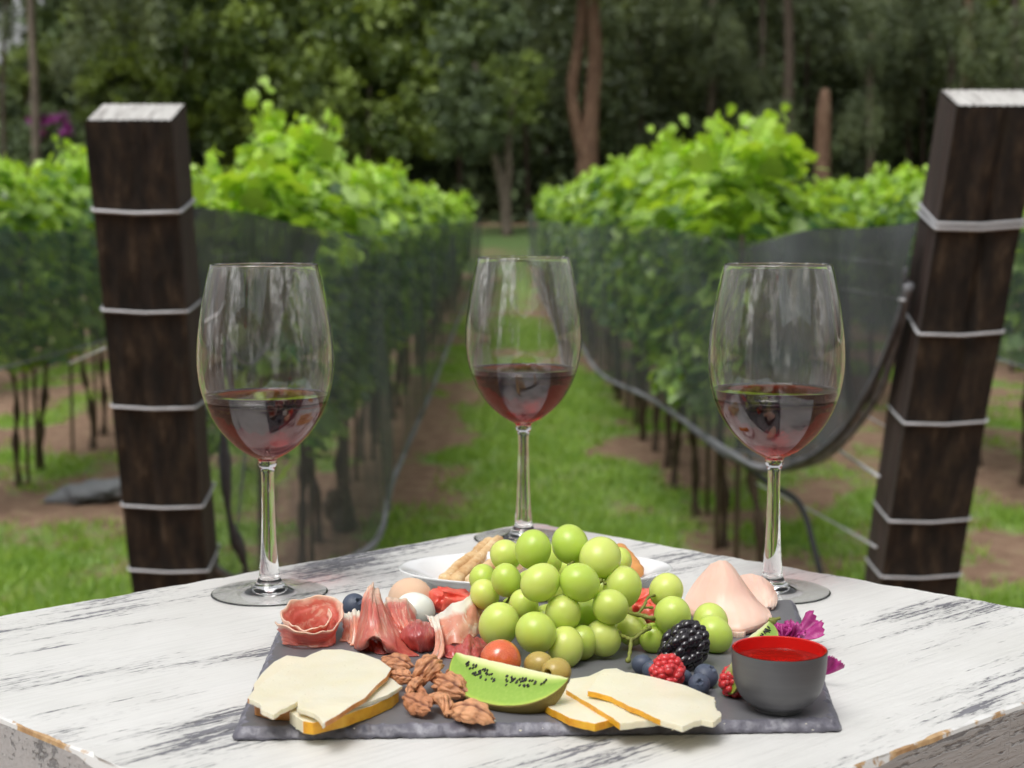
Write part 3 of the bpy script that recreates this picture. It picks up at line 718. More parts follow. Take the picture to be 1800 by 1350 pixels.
for k, (px, top, w, D, mt, desc) in enumerate([
    (160, 120, 11, 50, BARK_DARK, 'slender dark tree just right of the pale thin trunk'), (255, 0, 12, 52, BARK_DARK, 'shadowy tree rising behind the top of the left post'),
    (1160, -40, 14, 50, BARK_DARK, 'dim slim tree right of the orange gum tree'), (1250, -60, 16, 48, BARK_GUM, 'grey gum tree above the first leafy vines on the right'),
    (1335, -60, 13, 49, BARK_GUM, 'narrow pale gum tree left of the red-barked one'), (1384, -60, 20, 46, BARK_DARK, 'red-barked gum tree left of the broken stump'),
    (1530, 60, 14, 47, BARK_GUM, 'small pale tree between the stump and right post'), (1595, -60, 13, 50, BARK_DARK, 'dark tree near the left edge of right post'),
    (1668, -60, 15, 47, BARK_GUM, 'grey tree rising behind the right post top'), (1697, -60, 24, 45, BARK_RED, 'sunlit orange-barked gum above the right post'),
    (1783, -60, 20, 46, BARK_GUM, 'reddish gum tree at far right beyond the post'), (620, -40, 14, 54, BARK_DARK, 'dark trunk hidden among foliage above the left vines'),
    (760, 40, 12, 52, BARK_DARK, 'dim thin tree left of the forked tree')]):
    tree(px, D, 0, [(px + random.uniform(-30, 30), top - 120 if top < 0 else top - 20, .8 if top < 0 else .45, random.choice(CR_G), .5)] + [(px + random.uniform(-45, 45), random.uniform(-10, 240), random.uniform(.3, .45), random.choice(CR_G), -1.6) for _ in range(3 if px not in (1697, 1384) else 1)],
         [[(px + 2, 360, w * 1.15), (px, 220, w), (px + random.uniform(-7, 7), 90, w * .9), (px + random.uniform(-9, 9), top, w * .7)]], mt, desc, grp=GRP)
# leafy trees in layers, each with its own crown
lay = [ # px, py, D, scale, kind, label
 (215, 165, 48, .6, 'B', 'olive-green tree between the sky gap and left post'), (12, -22, 45, .42, 'G', 'feathery gum branch hanging above the sky gap at far left'), (48, 118, 50, .34, 'B', 'small leafy treetop just under the sky gap'), (30, 270, 47, .6, 'D', 'dark bushy tree low at the far left edge'),
 (235, 30, 50, .75, 'B', 'green tree touching the top edge above left post'), (330, 60, 46, .95, 'B', 'bright green leafy tree above and right of left post'),
 (440, 170, 47, .85, 'B', 'mid-green tree behind the tall left vine shoots'), (540, 50, 48, 1.0, 'B', 'broad green tree above the left vine row'),
 (650, 150, 45, .9, 'B', 'spreading yellow-green tree left of the forked tree'), (700, 40, 46, .95, 'B', 'pale green tree near the top above the left row'),
 (600, 250, 48, .8, 'D', 'dark low tree behind the end of left row'), (770, 260, 49, .75, 'D', 'dark bushy tree just left of the forked trunk'),
 (810, 100, 47, .8, 'B', 'green tree over the forked trunk'), (930, 40, 48, .85, 'G', 'grey-green tree left of the orange gum trunk'),
 (960, 260, 52, .7, 'D', 'dark undergrowth tree between forked tree and orange gum'), (1120, 70, 48, .85, 'G', 'grey-green gum foliage right of the orange trunk'),
 (1100, 230, 50, .75, 'D', 'dark low tree right of the orange gum base'), (1210, 40, 50, .9, 'G', 'grey-leaved gum crown above the right vines'),
 (1200, 210, 51, .7, 'G', 'drooping grey-green tree over the right vine tips'), (1310, 130, 50, .75, 'G', 'gum crown between narrow pale and red-barked trunks'),
 (1420, 50, 51, .9, 'G', 'grey-green crown above the broken stump'), (1390, 260, 52, .6, 'D', 'dark shrubby tree left of the broken stump'),
 (1520, 120, 51, .8, 'G', 'dull green crown right of the broken stump'), (1500, 270, 50, .6, 'D', 'dark bush right of the broken stump'),
 (1620, 60, 50, .85, 'G', 'olive gum crown left of the right post top'), (1600, 220, 52, .65, 'D', 'dark tree behind the left side of right post'),
 (1740, 90, 51, .8, 'B', 'green tree behind the right post top'), (1800, 230, 50, .8, 'D', 'dark tree at the far right edge'),
 (240, 240, 49, .7, 'D', 'dark tree right behind the left post'), (380, 290, 52, .7, 'D', 'dark low bush right of the left post')]
for px, py, D, s, kd, lab in lay:
    ms = {'B': CR_B, 'G': CR_G, 'D': CR_D}[kd]
    tree(px, D, 0, [(px, py, s, random.choice(ms), 0), (px + random.uniform(-40, 40), py + 60 * (1 if py > 150 else -1) * random.random(), s * .6, random.choice(ms), random.uniform(-.5, 1))],
         [[(px, 360, 9), (px + random.uniform(-8, 8), (py + 360) / 2, 8), (px, py, 5)]], BARK_DARK, lab, grp=GRP)
bsh = empty('flowering_bush', (W(90, 300, 43).x, 43, terr(-12, 43))); tag(bsh, 'small magenta-flowered bush at the far left below the sky gap', 'bush')
o_ = Vector(bsh.location)
link('foliage', CR_D[0], bsh, loc=W(95, 255, 43) - o_, scale=(.4, .4, .35))
link('blossom', crown_mesh(61, .75, .5, 9, 30, .09, PINK_LEAF, .2, 1), bsh, loc=W(92, 222, 42.6) - o_)
# the far wood, one mass, lower at the left where the sky shows
r = np.random.default_rng(5); n = 90000
x = r.uniform(-40, 40, n); y = r.uniform(56, 68, n) + 2 * np.sin(x * .3); hmax = np.where(x < -17, 5.6 + .9 * np.sin(x * 1.7), 19 + 1.5 * np.sin(x * .8))
hmax = np.where((x > -17.6) & (x < -16), 8 + (x + 17.6) * 6, hmax)
z = r.uniform(0, 1, n) ** .9 * hmax + 1
p = np.stack([x, y, z], 1); nr_ = r.normal(size=p.shape) + np.array([0, -.8, .5]); nr_ /= np.linalg.norm(nr_, axis=1)[:, None]
a = np.cross(nr_, r.normal(size=p.shape)); a /= np.linalg.norm(a, axis=1)[:, None]; b = np.cross(nr_, a); s = r.uniform(.25, .75, n)[:, None]
V = np.stack([p - a * s, p + b * s * .6, p + a * s, p - b * s * .6], 1).reshape(-1, 3)
T = np.array([noise.noise(Vector((q[0] * .35, q[1] * .3, q[2] * .35))) for q in p]) * .8 + .4
tag(link('far_wood', npmesh('far_wood', V, np.arange(len(V)).reshape(-1, 4), DARK_LEAF, False, np.repeat(np.clip(T, 0, 1), 4))), 'dense dark woodland closing off the view behind the trees', 'woodland', kind='stuff')
n = 9000; x = r.uniform(-24, 24, n); y = r.uniform(46, 54, n); z = 1.2 + r.uniform(0, 1, n) ** 2 * 1.6
p = np.stack([x, y, z], 1); nr_ = r.normal(size=p.shape); nr_ /= np.linalg.norm(nr_, axis=1)[:, None]
a = np.cross(nr_, r.normal(size=p.shape)); a /= np.linalg.norm(a, axis=1)[:, None]; b = np.cross(nr_, a); s = r.uniform(.08, .25, n)[:, None]
V = np.stack([p - a * s, p + b * s * .6, p + a * s, p - b * s * .6], 1).reshape(-1, 3)
tag(link('undergrowth', npmesh('undergrowth', V, np.arange(len(V)).reshape(-1, 4), DARK_LEAF, False, np.repeat(r.uniform(0, 1, n), 4))), 'dark shrubby undergrowth along the foot of the wood', 'undergrowth', kind='stuff')

random.seed(401)  # unseen trees behind the camera, added to break up sky reflections in the glasses
for k, (x, y, h) in enumerate([(-15, -7, 1.7), (-9.5, -11, 2.0), (-4.2, -10.5, 1.5), (-.2, -13, 2.1), (4.2, -11, 1.4), (9.5, -11.5, 2.0), (15, -7, 1.7)]):
    t = empty('unseen_tree', (x, y, 0)); tag(t, f'unseen leafy tree added behind the camera, {ORD[k]} from the west, reflected in the glasses', 'tree', 'unseen trees on the near side of the table')
    link('crown', CR_B[k % 3], t, loc=(0, 0, 2.6 * h), scale=(h * 1.05,) * 3, rot=(0, 0, k)); link('crown', CR_G[k % 3], t, loc=(.8, .3, 3.9 * h), scale=(h * .85,) * 3, rot=(0, 0, k * 2))
    link('trunk', mesh('trunk', *tube([(0, 0, -.1), (.1, 0, 2 * h), (.05, .1, 3.4 * h)], [.2, .15, .06], 9, jitter=.06), BARK_DARK), t)
# ================================================================= table
def seg_int(a, b, c, d):
    x1, y1 = a; x2, y2 = b; x3, y3 = c; x4, y4 = d
    den = (x1 - x2) * (y3 - y4) - (y1 - y2) * (x3 - x4)
    t = ((x1 - x3) * (y3 - y4) - (y1 - y3) * (x3 - x4)) / den
    return (x1 + t * (x2 - x1), y1 + t * (y2 - y1))
bl = ((0, 1082), (902, 924)); br = ((1180, 960), (1800, 1068.5)); fl = ((0, 1262), (207, 1348)); fr = ((1528, 1338), (1800, 1236))
Bk = P(*seg_int(*bl, *br)); Lf = P(*seg_int(*bl, *fl)); Nr = P(*seg_int(*fl, *fr)); Rt = P(*seg_int(*br, *fr))
ang = math.atan2((Bk - Lf).y, (Bk - Lf).x)
def toloc(p): q = p - Lf; q.rotate(Matrix.Rotation(-ang, 3, 'Z')); return Vector((q.x, q.y))
quad = [toloc(p) for p in (Lf, Nr, Rt, Bk)]
def rounded(quad, r, step=.004):
    out = []
    n = len(quad)
    for i in range(n):
        p, a, b = quad[i], quad[i - 1], quad[(i + 1) % n]
        d1 = (a - p).normalized(); d2 = (b - p).normalized()
        s, e = p + d1 * r, p + d2 * r
        for k in range(7):
            t = k / 6; out.append(s * (1 - t) ** 2 + p * 2 * t * (1 - t) + e * t * t)
        nxt = quad[(i + 1) % n]; d3 = (p - nxt).normalized(); e2 = nxt + d3 * r
        m = int((e2 - e).length / step)
        for k in range(1, m): out.append(e.lerp(e2, k / m))
    return out
ring = rounded(quad, .014)
def inset(ring, dist):
    n = len(ring); out = []
    for i in range(n):
        d = (ring[(i + 1) % n] - ring[i - 1]).normalized(); nrm = Vector((-d.y, d.x))
        out.append(ring[i] + nrm * (dist(i) if callable(dist) else dist))
    return out
sgn = 1
c0 = sum(ring, Vector((0, 0))) / len(ring)
if ((inset(ring, .01)[5] - c0).length > (ring[5] - c0).length): sgn = -1
random.seed(31)
def jag(i): return sgn * (.0012 + .0075 * max(0, noise.noise(Vector((i * .13, 3, 0)))) + .0022 * max(0, noise.noise(Vector((i * .7, 5, 0)))))
def chipd(i): return .0005 + .005 * max(0, noise.noise(Vector((i * .11, 31, 0))))
r_in = inset(ring, jag); r_mid = inset(ring, lambda i: sgn * (.0004 + chipd(i) * .35))
n = len(ring); V, F, FM = [], [], []
def wob(p): return .0006 * noise.noise(Vector((p.x * 9, p.y * 9, 0)))
for q in r_in: V.append((q.x, q.y, 0))
for i, q in enumerate(r_mid): V.append((q.x, q.y, -.0006 - chipd(i) * .3))
for i, q in enumerate(ring): V.append((q.x, q.y, -.0022 - chipd(i)))
for i, q in enumerate(ring): V.append((q.x, q.y, -.085))
F.append(tuple(range(n))); FM.append(0)
for k, mt in ((0, 1), (1, 1), (2, 2)):
    for i in range(n):
        j = (i + 1) % n; F.append((k * n + i, (k + 1) * n + i, (k + 1) * n + j, k * n + j)); FM.append(mt)
F.append(tuple(3 * n + i for i in range(n))[::-1]); FM.append(2)
tb = empty('table', (Lf.x, Lf.y, TZ), ang)
tag(tb, 'square table with distressed white painted top and worn grey sides', 'table')
tt = link('table_top', mesh('table_top', V, F, [PAINT_TOP, PAINT_CHIP, PAINT_SIDE], False, FM), tb)
def leg_at(q):
    x, y = q; h = TZ - .085; s = .03
    v = [(x + a * s, y + b * s, z) for z in (-.085, -.085 - h + terr(0, .9)) for a, b in ((-1, -1), (1, -1), (1, 1), (-1, 1))]
    return v, [(0, 1, 5, 4), (1, 2, 6, 5), (2, 3, 7, 6), (3, 0, 4, 7), (4, 5, 6, 7)]
for q in inset(quad, sgn * .0) if False else [p + (Vector((c0.x, c0.y)) - p).normalized() * .075 for p in quad]:
    link('leg', mesh('leg', *leg_at(q), PAINT_SIDE, False), tb)

# ================================================================= slate board
FL, FR, BR, BL_ = P(405, 1304, TZ), P(1483, 1289, TZ), P(1400, 1060, TZ + .003), P(503, 1072, TZ + .003)
quad = [Vector((p.x, p.y)) for p in (FL, FR, BR, BL_)]
def rounded2(quad, r, step): return rounded(quad, r, step)
ring = rounded(quad, .006, .0016)
cc = sum(ring, Vector((0, 0))) / len(ring); n = len(ring)
def out_d(ring, i, d):
    t = (ring[(i + 1) % n] - ring[i - 1]).normalized(); nrm = Vector((-t.y, t.x))
    if nrm.dot(cc - ring[i]) < 0: nrm = -nrm
    return ring[i] + nrm * d
def f1(i, s, a): return a * abs(noise.noise(Vector((i * s, 7, 0)))) + a * .5 * abs(noise.noise(Vector((i * s * 2.7, 2, 0))))
V, F, FM = [], [], []
th = SZ - TZ
lv = [(lambda i: .0038 + f1(i, .21, .007), 0), (lambda i: .0028 + f1(i, .21, .0048), -.0010), (lambda i: .0014 + f1(i, .34, .0034), -.0026), (lambda i: .0004 + f1(i, .3, .0016), -.0042), (lambda i: f1(i, .22, .0015), -th + .0008), (lambda i: .001 + f1(i, .22, .0015), -th + .0002)]
for d, z in lv:
    for i in range(n):
        q = out_d(ring, i, d(i)); zz = z + (0 if z == 0 else .0013 * noise.noise(Vector((i * .3, z * 900, 0))))
        V.append((q.x, q.y, SZ + zz))
F.append(tuple(range(n))); FM.append(0)
for k in range(len(lv) - 1):
    for i in range(n):
        j = (i + 1) % n; F.append((k * n + i, (k + 1) * n + i, (k + 1) * n + j, k * n + j)); FM.append(1)
F.append(tuple((len(lv) - 1) * n + i for i in range(n))[::-1]); FM.append(1)
o = link('slate_board', mesh('slate_board', V, F, [SLATE, SLATE_EDGE], False, FM))
for p in o.data.polygons: p.use_smooth = len(p.vertices) == 4
tag(o, 'dark grey slate serving board with chipped edges under the food', 'serving board')

# ================================================================= wine glasses
def glass(px, py, D, wine_h, label, hs=1.0):
    loc = P(px, py, TZ); g = empty('wine_glass', loc); tag(g, label, 'wine glass', 'three glasses of red wine')
    mm = .001
    stem = [(0, 3.6), (5, 3.4), (10, 2.5), (15, 1.5), (22, .8), (30, .45), (38, .25), (40.3, .35), (41, .8), (40.3, 1.25), (38, 1.35), (30, 1.6), (22, 2.1), (16, 3.2), (12.5, 4.8), (10, 7.4), (8.0, 10.5), (7.2, 13), (6.9, 18), (6.2, 26), (5.5, 38), (4.9, 54), (4.5, 72), (4.5, 84), (5.0, 89), (6.3, 91.8), (6.6, 93.2), (6.2, 94.6), (7.2, 96.2)]
    bowl = [(11.5, 98.6), (17, 101.8), (24, 107.5), (31, 115), (37, 124), (41.6, 134), (45.2, 146), (47.0, 158), (47.4, 168), (46.8, 179), (45.4, 191), (43.2, 205), (40.6, 218), (38.4, 227.5), (37.4, 231.3)]
    inner = [(r - 1.1, h) for r, h in bowl if h > 103]
    rim = [(37.2, 231.9), (36.8, 232.1), (36.3, 231.6)]
    inn = [(r, h) for r, h in inner[::-1][1:]] + [(16, 103.6), (9, 101.2), (4, 100.4), (0, 100.2)]
    def dense(p, k=4):
        q = smooth_path([(a, b, 0) for a, b in p], k); return [(max(v.x, 0) * mm, v.y * mm) for v in q]
    prof = dense(stem + bowl, 4) + [(a * mm, b * mm) for a, b in rim] + dense([(36.3, 231.0)] + inn, 4)
    link('glass_bowl', mesh('glass_bowl', *lathe(prof, 96), GLASS), g)
    iw = [(r, h) for r, h in reversed(inn) if h < wine_h - 1]
    def rad(h):
        pts = sorted([(hh, r) for r, hh in inn]); return float(np.interp(h, [a for a, b in pts], [b for a, b in pts]))
    side = dense([(0, 99.95), (4, 100.15), (9, 100.95), (16, 103.3)] + [(r + .3, h) for r, h in iw if h > 104], 4)
    top = [((rad(wine_h) + .3) * mm, (wine_h + .9) * mm), ((rad(wine_h) - .5) * mm, (wine_h + .25) * mm), ((rad(wine_h) - 2) * mm, wine_h * mm), (.02, wine_h * mm), (0, wine_h * mm)]
    link('wine', mesh('wine', *lathe(side + top, 96), WINE), g)
    return g
glass(474, 1043, 0, 141, 'wine glass of red wine in front of the left post, smudged bowl with painted reflections')
glass(920, 947, 0, 141, 'wine glass of red wine behind the grapes at the far table corner')
glass(1357, 1040, 0, 144, 'wine glass of red wine behind the cooked ham and red dip cup')
# ================================================================= food on the slate
def up(h): return SZ + h
def outline_slab(name, pts, z, thick, flags, label, rind, cat='cheese', seed=0, bend=None, face=None):
    """pts: (px,py); flags: 'r' rind or 'c' cut/broken for the edge that starts there"""
    random.seed(seed); n = len(pts); ring, fl = [], []
    W3 = [P(a, b, z) for a, b in pts]
    for i in range(n):
        a, b = W3[i], W3[(i + 1) % n]; m = max(1, int((b - a).length / .0022))
        for k in range(m):
            t = k / m; p = a.lerp(b, t); j = .0005 if flags[i] == 'c' else .00018
            if flags[i] == 's': j = .0
            p = p + Vector((random.uniform(-j, j), random.uniform(-j, j), 0)); ring.append(p); fl.append(flags[i])
    c = sum(ring, Vector()) / len(ring); N = len(ring)
    def bz(p):
        d = (bend(p) if bend else 0) + .0005 * noise.noise(Vector((p.x * 60, p.y * 60, seed))); return d
    bm = bmesh.new(); vt = [bm.verts.new((p.x - c.x, p.y - c.y, 0)) for p in ring]
    f = bm.faces.new(vt); f.normal_update()
    if f.normal.z < 0: f.normal_flip()
    bmesh.ops.inset_region(bm, faces=[f], thickness=.0009, use_even_offset=True)
    RR = [(p - c) for p in ring]
    for g_ in bm.faces:
        if g_ is f or len(g_.verts) > 4: continue
        m = g_.calc_center_median(); k = min(range(N), key=lambda i: (RR[i].x - m.x) ** 2 + (RR[i].y - m.y) ** 2)
        g_.material_index = 1 if (fl[k] in 'rs' and random.random() < .9) else 0
    bmesh.ops.triangulate(bm, faces=[f])
    for _ in range(2): bmesh.ops.subdivide_edges(bm, edges=[e for e in bm.edges if e.calc_length() > .006], cuts=1, use_grid_fill=False); bmesh.ops.triangulate(bm, faces=bm.faces[:])
    top = [f for f in bm.faces]
    bv = [e for e in bm.edges if len(e.link_faces) == 1]
    ret = bmesh.ops.extrude_face_region(bm, geom=top)
    nv = [g for g in ret['geom'] if isinstance(g, bmesh.types.BMVert)]
    for v in nv: v.co.z += thick
    bmesh.ops.recalc_face_normals(bm, faces=bm.faces[:])
    cc = [(p - c) for p in ring]
    for f in bm.faces:
        f.smooth = abs(f.normal.z) > .5 or False
        if abs(f.normal.z) < .5:
            m = f.calc_center_median(); k = min(range(N), key=lambda i: (cc[i].x - m.x) ** 2 + (cc[i].y - m.y) ** 2)
            f.material_index = 1 if fl[k] in 'rs' else 0; f.smooth = True
    for v in bm.verts:
        w = Vector((v.co.x + c.x, v.co.y + c.y, 0)); v.co.z += bz(w)
    me = bpy.data.meshes.new(name); bm.to_mesh(me); bm.free(); me.materials.append(CHEESE); me.materials.append(rind)
    o = link(name, me, loc=(c.x, c.y, z - thick))
    b = o.modifiers.new('bevel', 'BEVEL'); b.width = min(.0006, thick * .3); b.segments = 2; b.limit_method = 'ANGLE'; b.angle_limit = R(50); b.material = -1
    o.modifiers.new('wn', 'WEIGHTED_NORMAL')
    tag(o, label, cat, 'slices of smoked cheese'); return o
# left stack
outline_slab('cheese_slice', [(510, 1251), (533, 1268), (551, 1270), (604, 1257), (650, 1242), (690, 1223), (701, 1212), (692, 1190), (600, 1180), (540, 1200)], up(.0068), .0064, 'crrrrrsccc',
             'thick bottom cheese slice with golden rind at the front left of the slate', RIND, seed=1)
outline_slab('cheese_slice', [(446, 1203), (462, 1182), (482, 1163), (504, 1152), (536, 1156), (580, 1180), (560, 1225), (520, 1246), (480, 1245), (448, 1236)], up(.0066), .0062, 'ssssscrrrr',
             'half-hidden cheese slice peeking out at back left under the big slice', RIND_BROWN, seed=2)
outline_slab('cheese_slice', [(520, 1236), (600, 1247), (650, 1233), (680, 1222), (706, 1206), (688, 1192), (640, 1170), (540, 1180), (500, 1210)], up(.0090), .0021, 'cccccssss',
             'thin middle cheese slice with a pointed corner sticking out towards the pecans', RIND, seed=3)
outline_slab('cheese_slice', [(435, 1222), (444, 1210), (465, 1192), (492, 1175), (520, 1160), (545, 1148), (567, 1140), (600, 1140), (639, 1150), (667, 1161), (688, 1178), (679, 1193), (661, 1208), (642, 1228), (605, 1250),
                               (567, 1272), (560, 1257), (547, 1250), (522, 1241), (524, 1229), (511, 1235), (494, 1243), (480, 1252), (461, 1243), (455, 1232)], up(.0125), .0026, 'sssssssssssssssccccccccccc'[:25],
             'large torn-edged top cheese slice with thin brown rind, front left', RIND_BROWN, seed=4, bend=lambda p: .0016 * math.sin((p.x + .09) * 30))
# right stack
outline_slab('cheese_slice', [(958, 1240), (1000, 1262), (1046, 1272), (1080, 1262), (1060, 1215), (1000, 1200), (985, 1215)], up(.0046), .0042, 'rrrcccc',
             'lowest of the three cheese slices beside the kiwi, thick orange rind', RIND, seed=5)
outline_slab('cheese_slice', [(995, 1212), (1003, 1193), (1035, 1189), (1062, 1176), (1084, 1174), (1103, 1183), (1180, 1215), (1170, 1262), (1120, 1268), (1090, 1272), (1078, 1262), (1040, 1240)], up(.0072), .0036, 'sssssccccrrr',
             'middle cheese slice beside the kiwi with a yellow rind along its left edge', RIND, seed=6)
outline_slab('cheese_slice', [(1033, 1219), (1056, 1186), (1106, 1184), (1150, 1190), (1206, 1202), (1256, 1217), (1259, 1240), (1265, 1241), (1268, 1250), (1255, 1262), (1235, 1262), (1221, 1266), (1201, 1276), (1161, 1266), (1106, 1244), (1075, 1228), (1050, 1222)], up(.0100), .0030, 'sssssccccccccrrrr',
             'top cheese slice in front of the raspberry with crumbling white right end', RIND, seed=7, bend=lambda p: .0012 * math.sin((p.x) * 40) - max(0, p.x - .092) * .12)

# kiwi
def kiwi(name, Lp, Rp, r, a1, a2, label, seeds=44, seed=3):
    random.seed(seed); X = (Rp - Lp); a = X.length / 2; X.normalize(); C = (Lp + Rp) / 2; Z = Vector((0, 0, 1)); Z = (Z - X * X.dot(Z)).normalized(); Y = X.cross(Z)
    if Y.y > 0: Y = -Y
    d = lambda f: (-Z * math.cos(f) + Y * math.sin(f))
    N, M_ = 40, 16; V, F, T = [], [], []
    prof = lambda s: r * max(0, 1 - abs(s) ** 2.3) ** .5
    root = empty(name, C); tag(root, label, 'kiwi', 'kiwi wedges')
    def face(f, flip):
        b = len(V)
        for i in range(N + 1):
            s = math.sin(-PI / 2 + PI * i / N)
            for j in range(M_ + 1):
                t = j / M_; bul = .0009 * math.sin(PI * t) * (1 - s * s)
                p = X * (s * a) + d(f) * (prof(s) * t) + d(f + (PI / 2 if not flip else -PI / 2)) * bul
                p += d(f) * .0004 * noise.noise(p * 300)
                V.append(p); T.append(min(1, max(0, t ** .9 + .10 * abs(s) ** 3 + .03 * noise.noise(p * 160))))
        for i in range(N):
            for j in range(M_):
                q = b + i * (M_ + 1) + j; F.append((q, q + 1, q + M_ + 2, q + M_ + 1) if flip else (q, q + M_ + 1, q + M_ + 2, q + 1))
    face(a1, False); face(a2, True)
    V_ = np.array([tuple(v) for v in V]); me = npmesh('flesh', V_, np.array(F), KIWI, True, np.array(T)); link('flesh', me, root)
    SV, SF = [], []; K = 12
    for i in range(N + 1):
        s = math.sin(-PI / 2 + PI * i / N)
        for k in range(K + 1):
            f = a1 + (a2 - a1) * k / K; SV.append(X * (s * a * 1.004) + d(f) * (prof(s) * 1.006 + .0002))
    for i in range(N):
        for k in range(K): q = i * (K + 1) + k; SF.append((q, q + 1, q + K + 2, q + K + 1))
    sk = link('skin', mesh('skin', SV, SF, KIWI_SKIN), root); so_ = sk.modifiers.new('t', 'SOLIDIFY'); so_.thickness = .0005; so_.offset = 0
    parts = []
    for f, sg in ((a1, 1), (a2, -1)):
        for _ in range(seeds):
            s = random.choice((-.42, .34)) + random.gauss(0, .17) if random.random() < .75 else random.uniform(-.78, .72); t = .26 + .24 * random.random() + .04 * math.cos(s * 4)
            if prof(s) < r * .5: continue
            p = X * (s * a) + d(f) * (prof(s) * t) + d(f + sg * PI / 2) * .0009
            ax_ = (d(f) + X * random.uniform(-.4, .4)).normalized(); ay = d(f + PI / 2); az = ax_.cross(ay)
            v, ff = ico(1); parts.append(([p + ax_ * (q.x * .0011) + az * (q.y * .0007) + ay * (q.z * .0004) for q in v], ff))
    link('seeds', mesh('seeds', *merge(parts), SEED), root); return root
kiwi('kiwi_wedge', W(802, 1147, .846), W(999, 1192, .802), .0272, R(57), R(20), 'large green kiwi wedge, cut side forward, between pecans and cheese at the front', 70)
kiwi('kiwi_wedge', P(1296, 1135, up(.016)), P(1352, 1092, up(.020)), .013, R(60), R(10), 'kiwi wedge tucked behind the dip cup beside the magenta petals', 26, 5)
kiwi('kiwi_wedge', P(1262, 1200, up(.006)), P(1290, 1158, up(.024)), .012, R(-60), R(-5), 'kiwi wedge with brown skin showing left of the dip cup', 18, 6)

# grapes ------------------------------------------------------------
def grape_mesh():
    def f(v):
        z = v.z * 1.06; k = 1.0
        dimp = math.exp(-((v.x ** 2 + v.y ** 2) / .012)) if v.z < 0 else 0
        return Vector((v.x, v.y, z)) * (1 + .012 * nz(v, 1.4, 3)) * (1 - .05 * dimp)
    return mesh('grape', *blob(f, 4), GRAPE)
GM = grape_mesh()
gb = empty('grape_bunch', P(1000, 1130, SZ)); tag(gb, 'big bunch of pale green grapes heaped in the middle of the slate', 'grapes')
gc = Vector(gb.location)
random.seed(12)
GR = [(937, 966, 34, .940), (1002, 957, 34, .952), (1055, 981, 38, .935), (889, 976, 28, .965), (950, 1024, 35, .905), (1019, 1024, 35, .905), (890, 1020, 28, .940), (849, 1018, 26, .970), (852, 1045, 27, .950),
      (1094, 1032, 36, .930), (1073, 1067, 33, .905), (877, 1098, 37, .905), (942, 1112, 37, .885), (921, 1063, 27, .925), (990, 1078, 34, .905), (994, 1149, 34, .890), (1060, 1122, 32, .905), (1022, 1133, 31, .902), (1036, 1082, 30, .925),
      (1110, 1106, 30, .925), (1171, 1038, 31, .945), (1182, 1082, 34, .915), (1148, 1124, 26, .918), (1249, 1100, 33, .945), (1255, 1132, 33, .918),
      (960, 985, 30, .985), (1030, 1000, 30, .99), (985, 1040, 30, .96), (930, 1030, 28, .99), (1060, 1040, 30, .975), (960, 1090, 28, .93), (1000, 1000, 28, 1.02), (905, 1075, 26, .96), (1000, 1110, 28, .93), (1085, 1075, 28, .96), (1090, 985, 22, 1.0)]
centres = []
for px, py, r, D in GR:
    c = W(px, py, D); rr = r * D / FPX
    if c.z < SZ + rr * .98: c.z = SZ + rr * .98
    centres.append((c, rr))
    link('grape', GM, gb, loc=c - gc, rot=(random.uniform(-.9, .9) + PI * (random.random() < .3), random.uniform(-.9, .9), random.uniform(0, 6)), scale=(rr * random.uniform(.94, .99), rr * random.uniform(.95, 1), rr * random.uniform(.98, 1.06)))
def stem(pts, r0): return tube(smooth_path([p if isinstance(p, Vector) else W(*p) for p in pts], 5), [r0 * (1 + .25 * math.sin(i * 2.1)) for i in range((len(pts) - 1) * 5 + 1)], 7, jitter=.1)
st = [stem([(940, 1050, .97), (1000, 1060, .965), (1060, 1062, .95), (1103, 1076, .925), (1128, 1082, .915), (1148, 1087, .912), (1170, 1085, .93)], .0014),
      stem([(1120, 1081, .917), (1132, 1065, .92), (1140, 1050, .93), (1160, 1045, .945)], .0009), stem([(1132, 1068, .92), (1148, 1068, .925)], .0008),
      stem([(1088, 1114, .905), (1100, 1120, .897), (1112, 1124, .893), (1128, 1112, .90), (1140, 1105, .91)], .0011),
      stem([(1110, 1122, .893), (1108, 1140, .888), (1105, 1160, .882)], .0011), stem([(1040, 1010, .95), (1058, 1020, .93), (1064, 1026, .92)], .0008),
      stem([(890, 1060, .94), (898, 1048, .94), (905, 1040, .945)], .0009), stem([(1000, 1000, .95), (1003, 992, .94), (1010, 985, .945)], .0008)]
for a_, b_, c_ in ((1088, 1113, .904), (1141, 1104, .908), (1104, 1161, .881), (884, 1062, .938), (900, 1044, .936), (1055, 1021, .925), (1001, 994, .938)):
    q = W(a_, b_, c_); st.append(blob(lambda v: q + v * .0017, 2))
sv_, sf_ = merge(st); link('stem', mesh('stem', [Vector(p) - gc for p in sv_], sf_, STEM), gb)

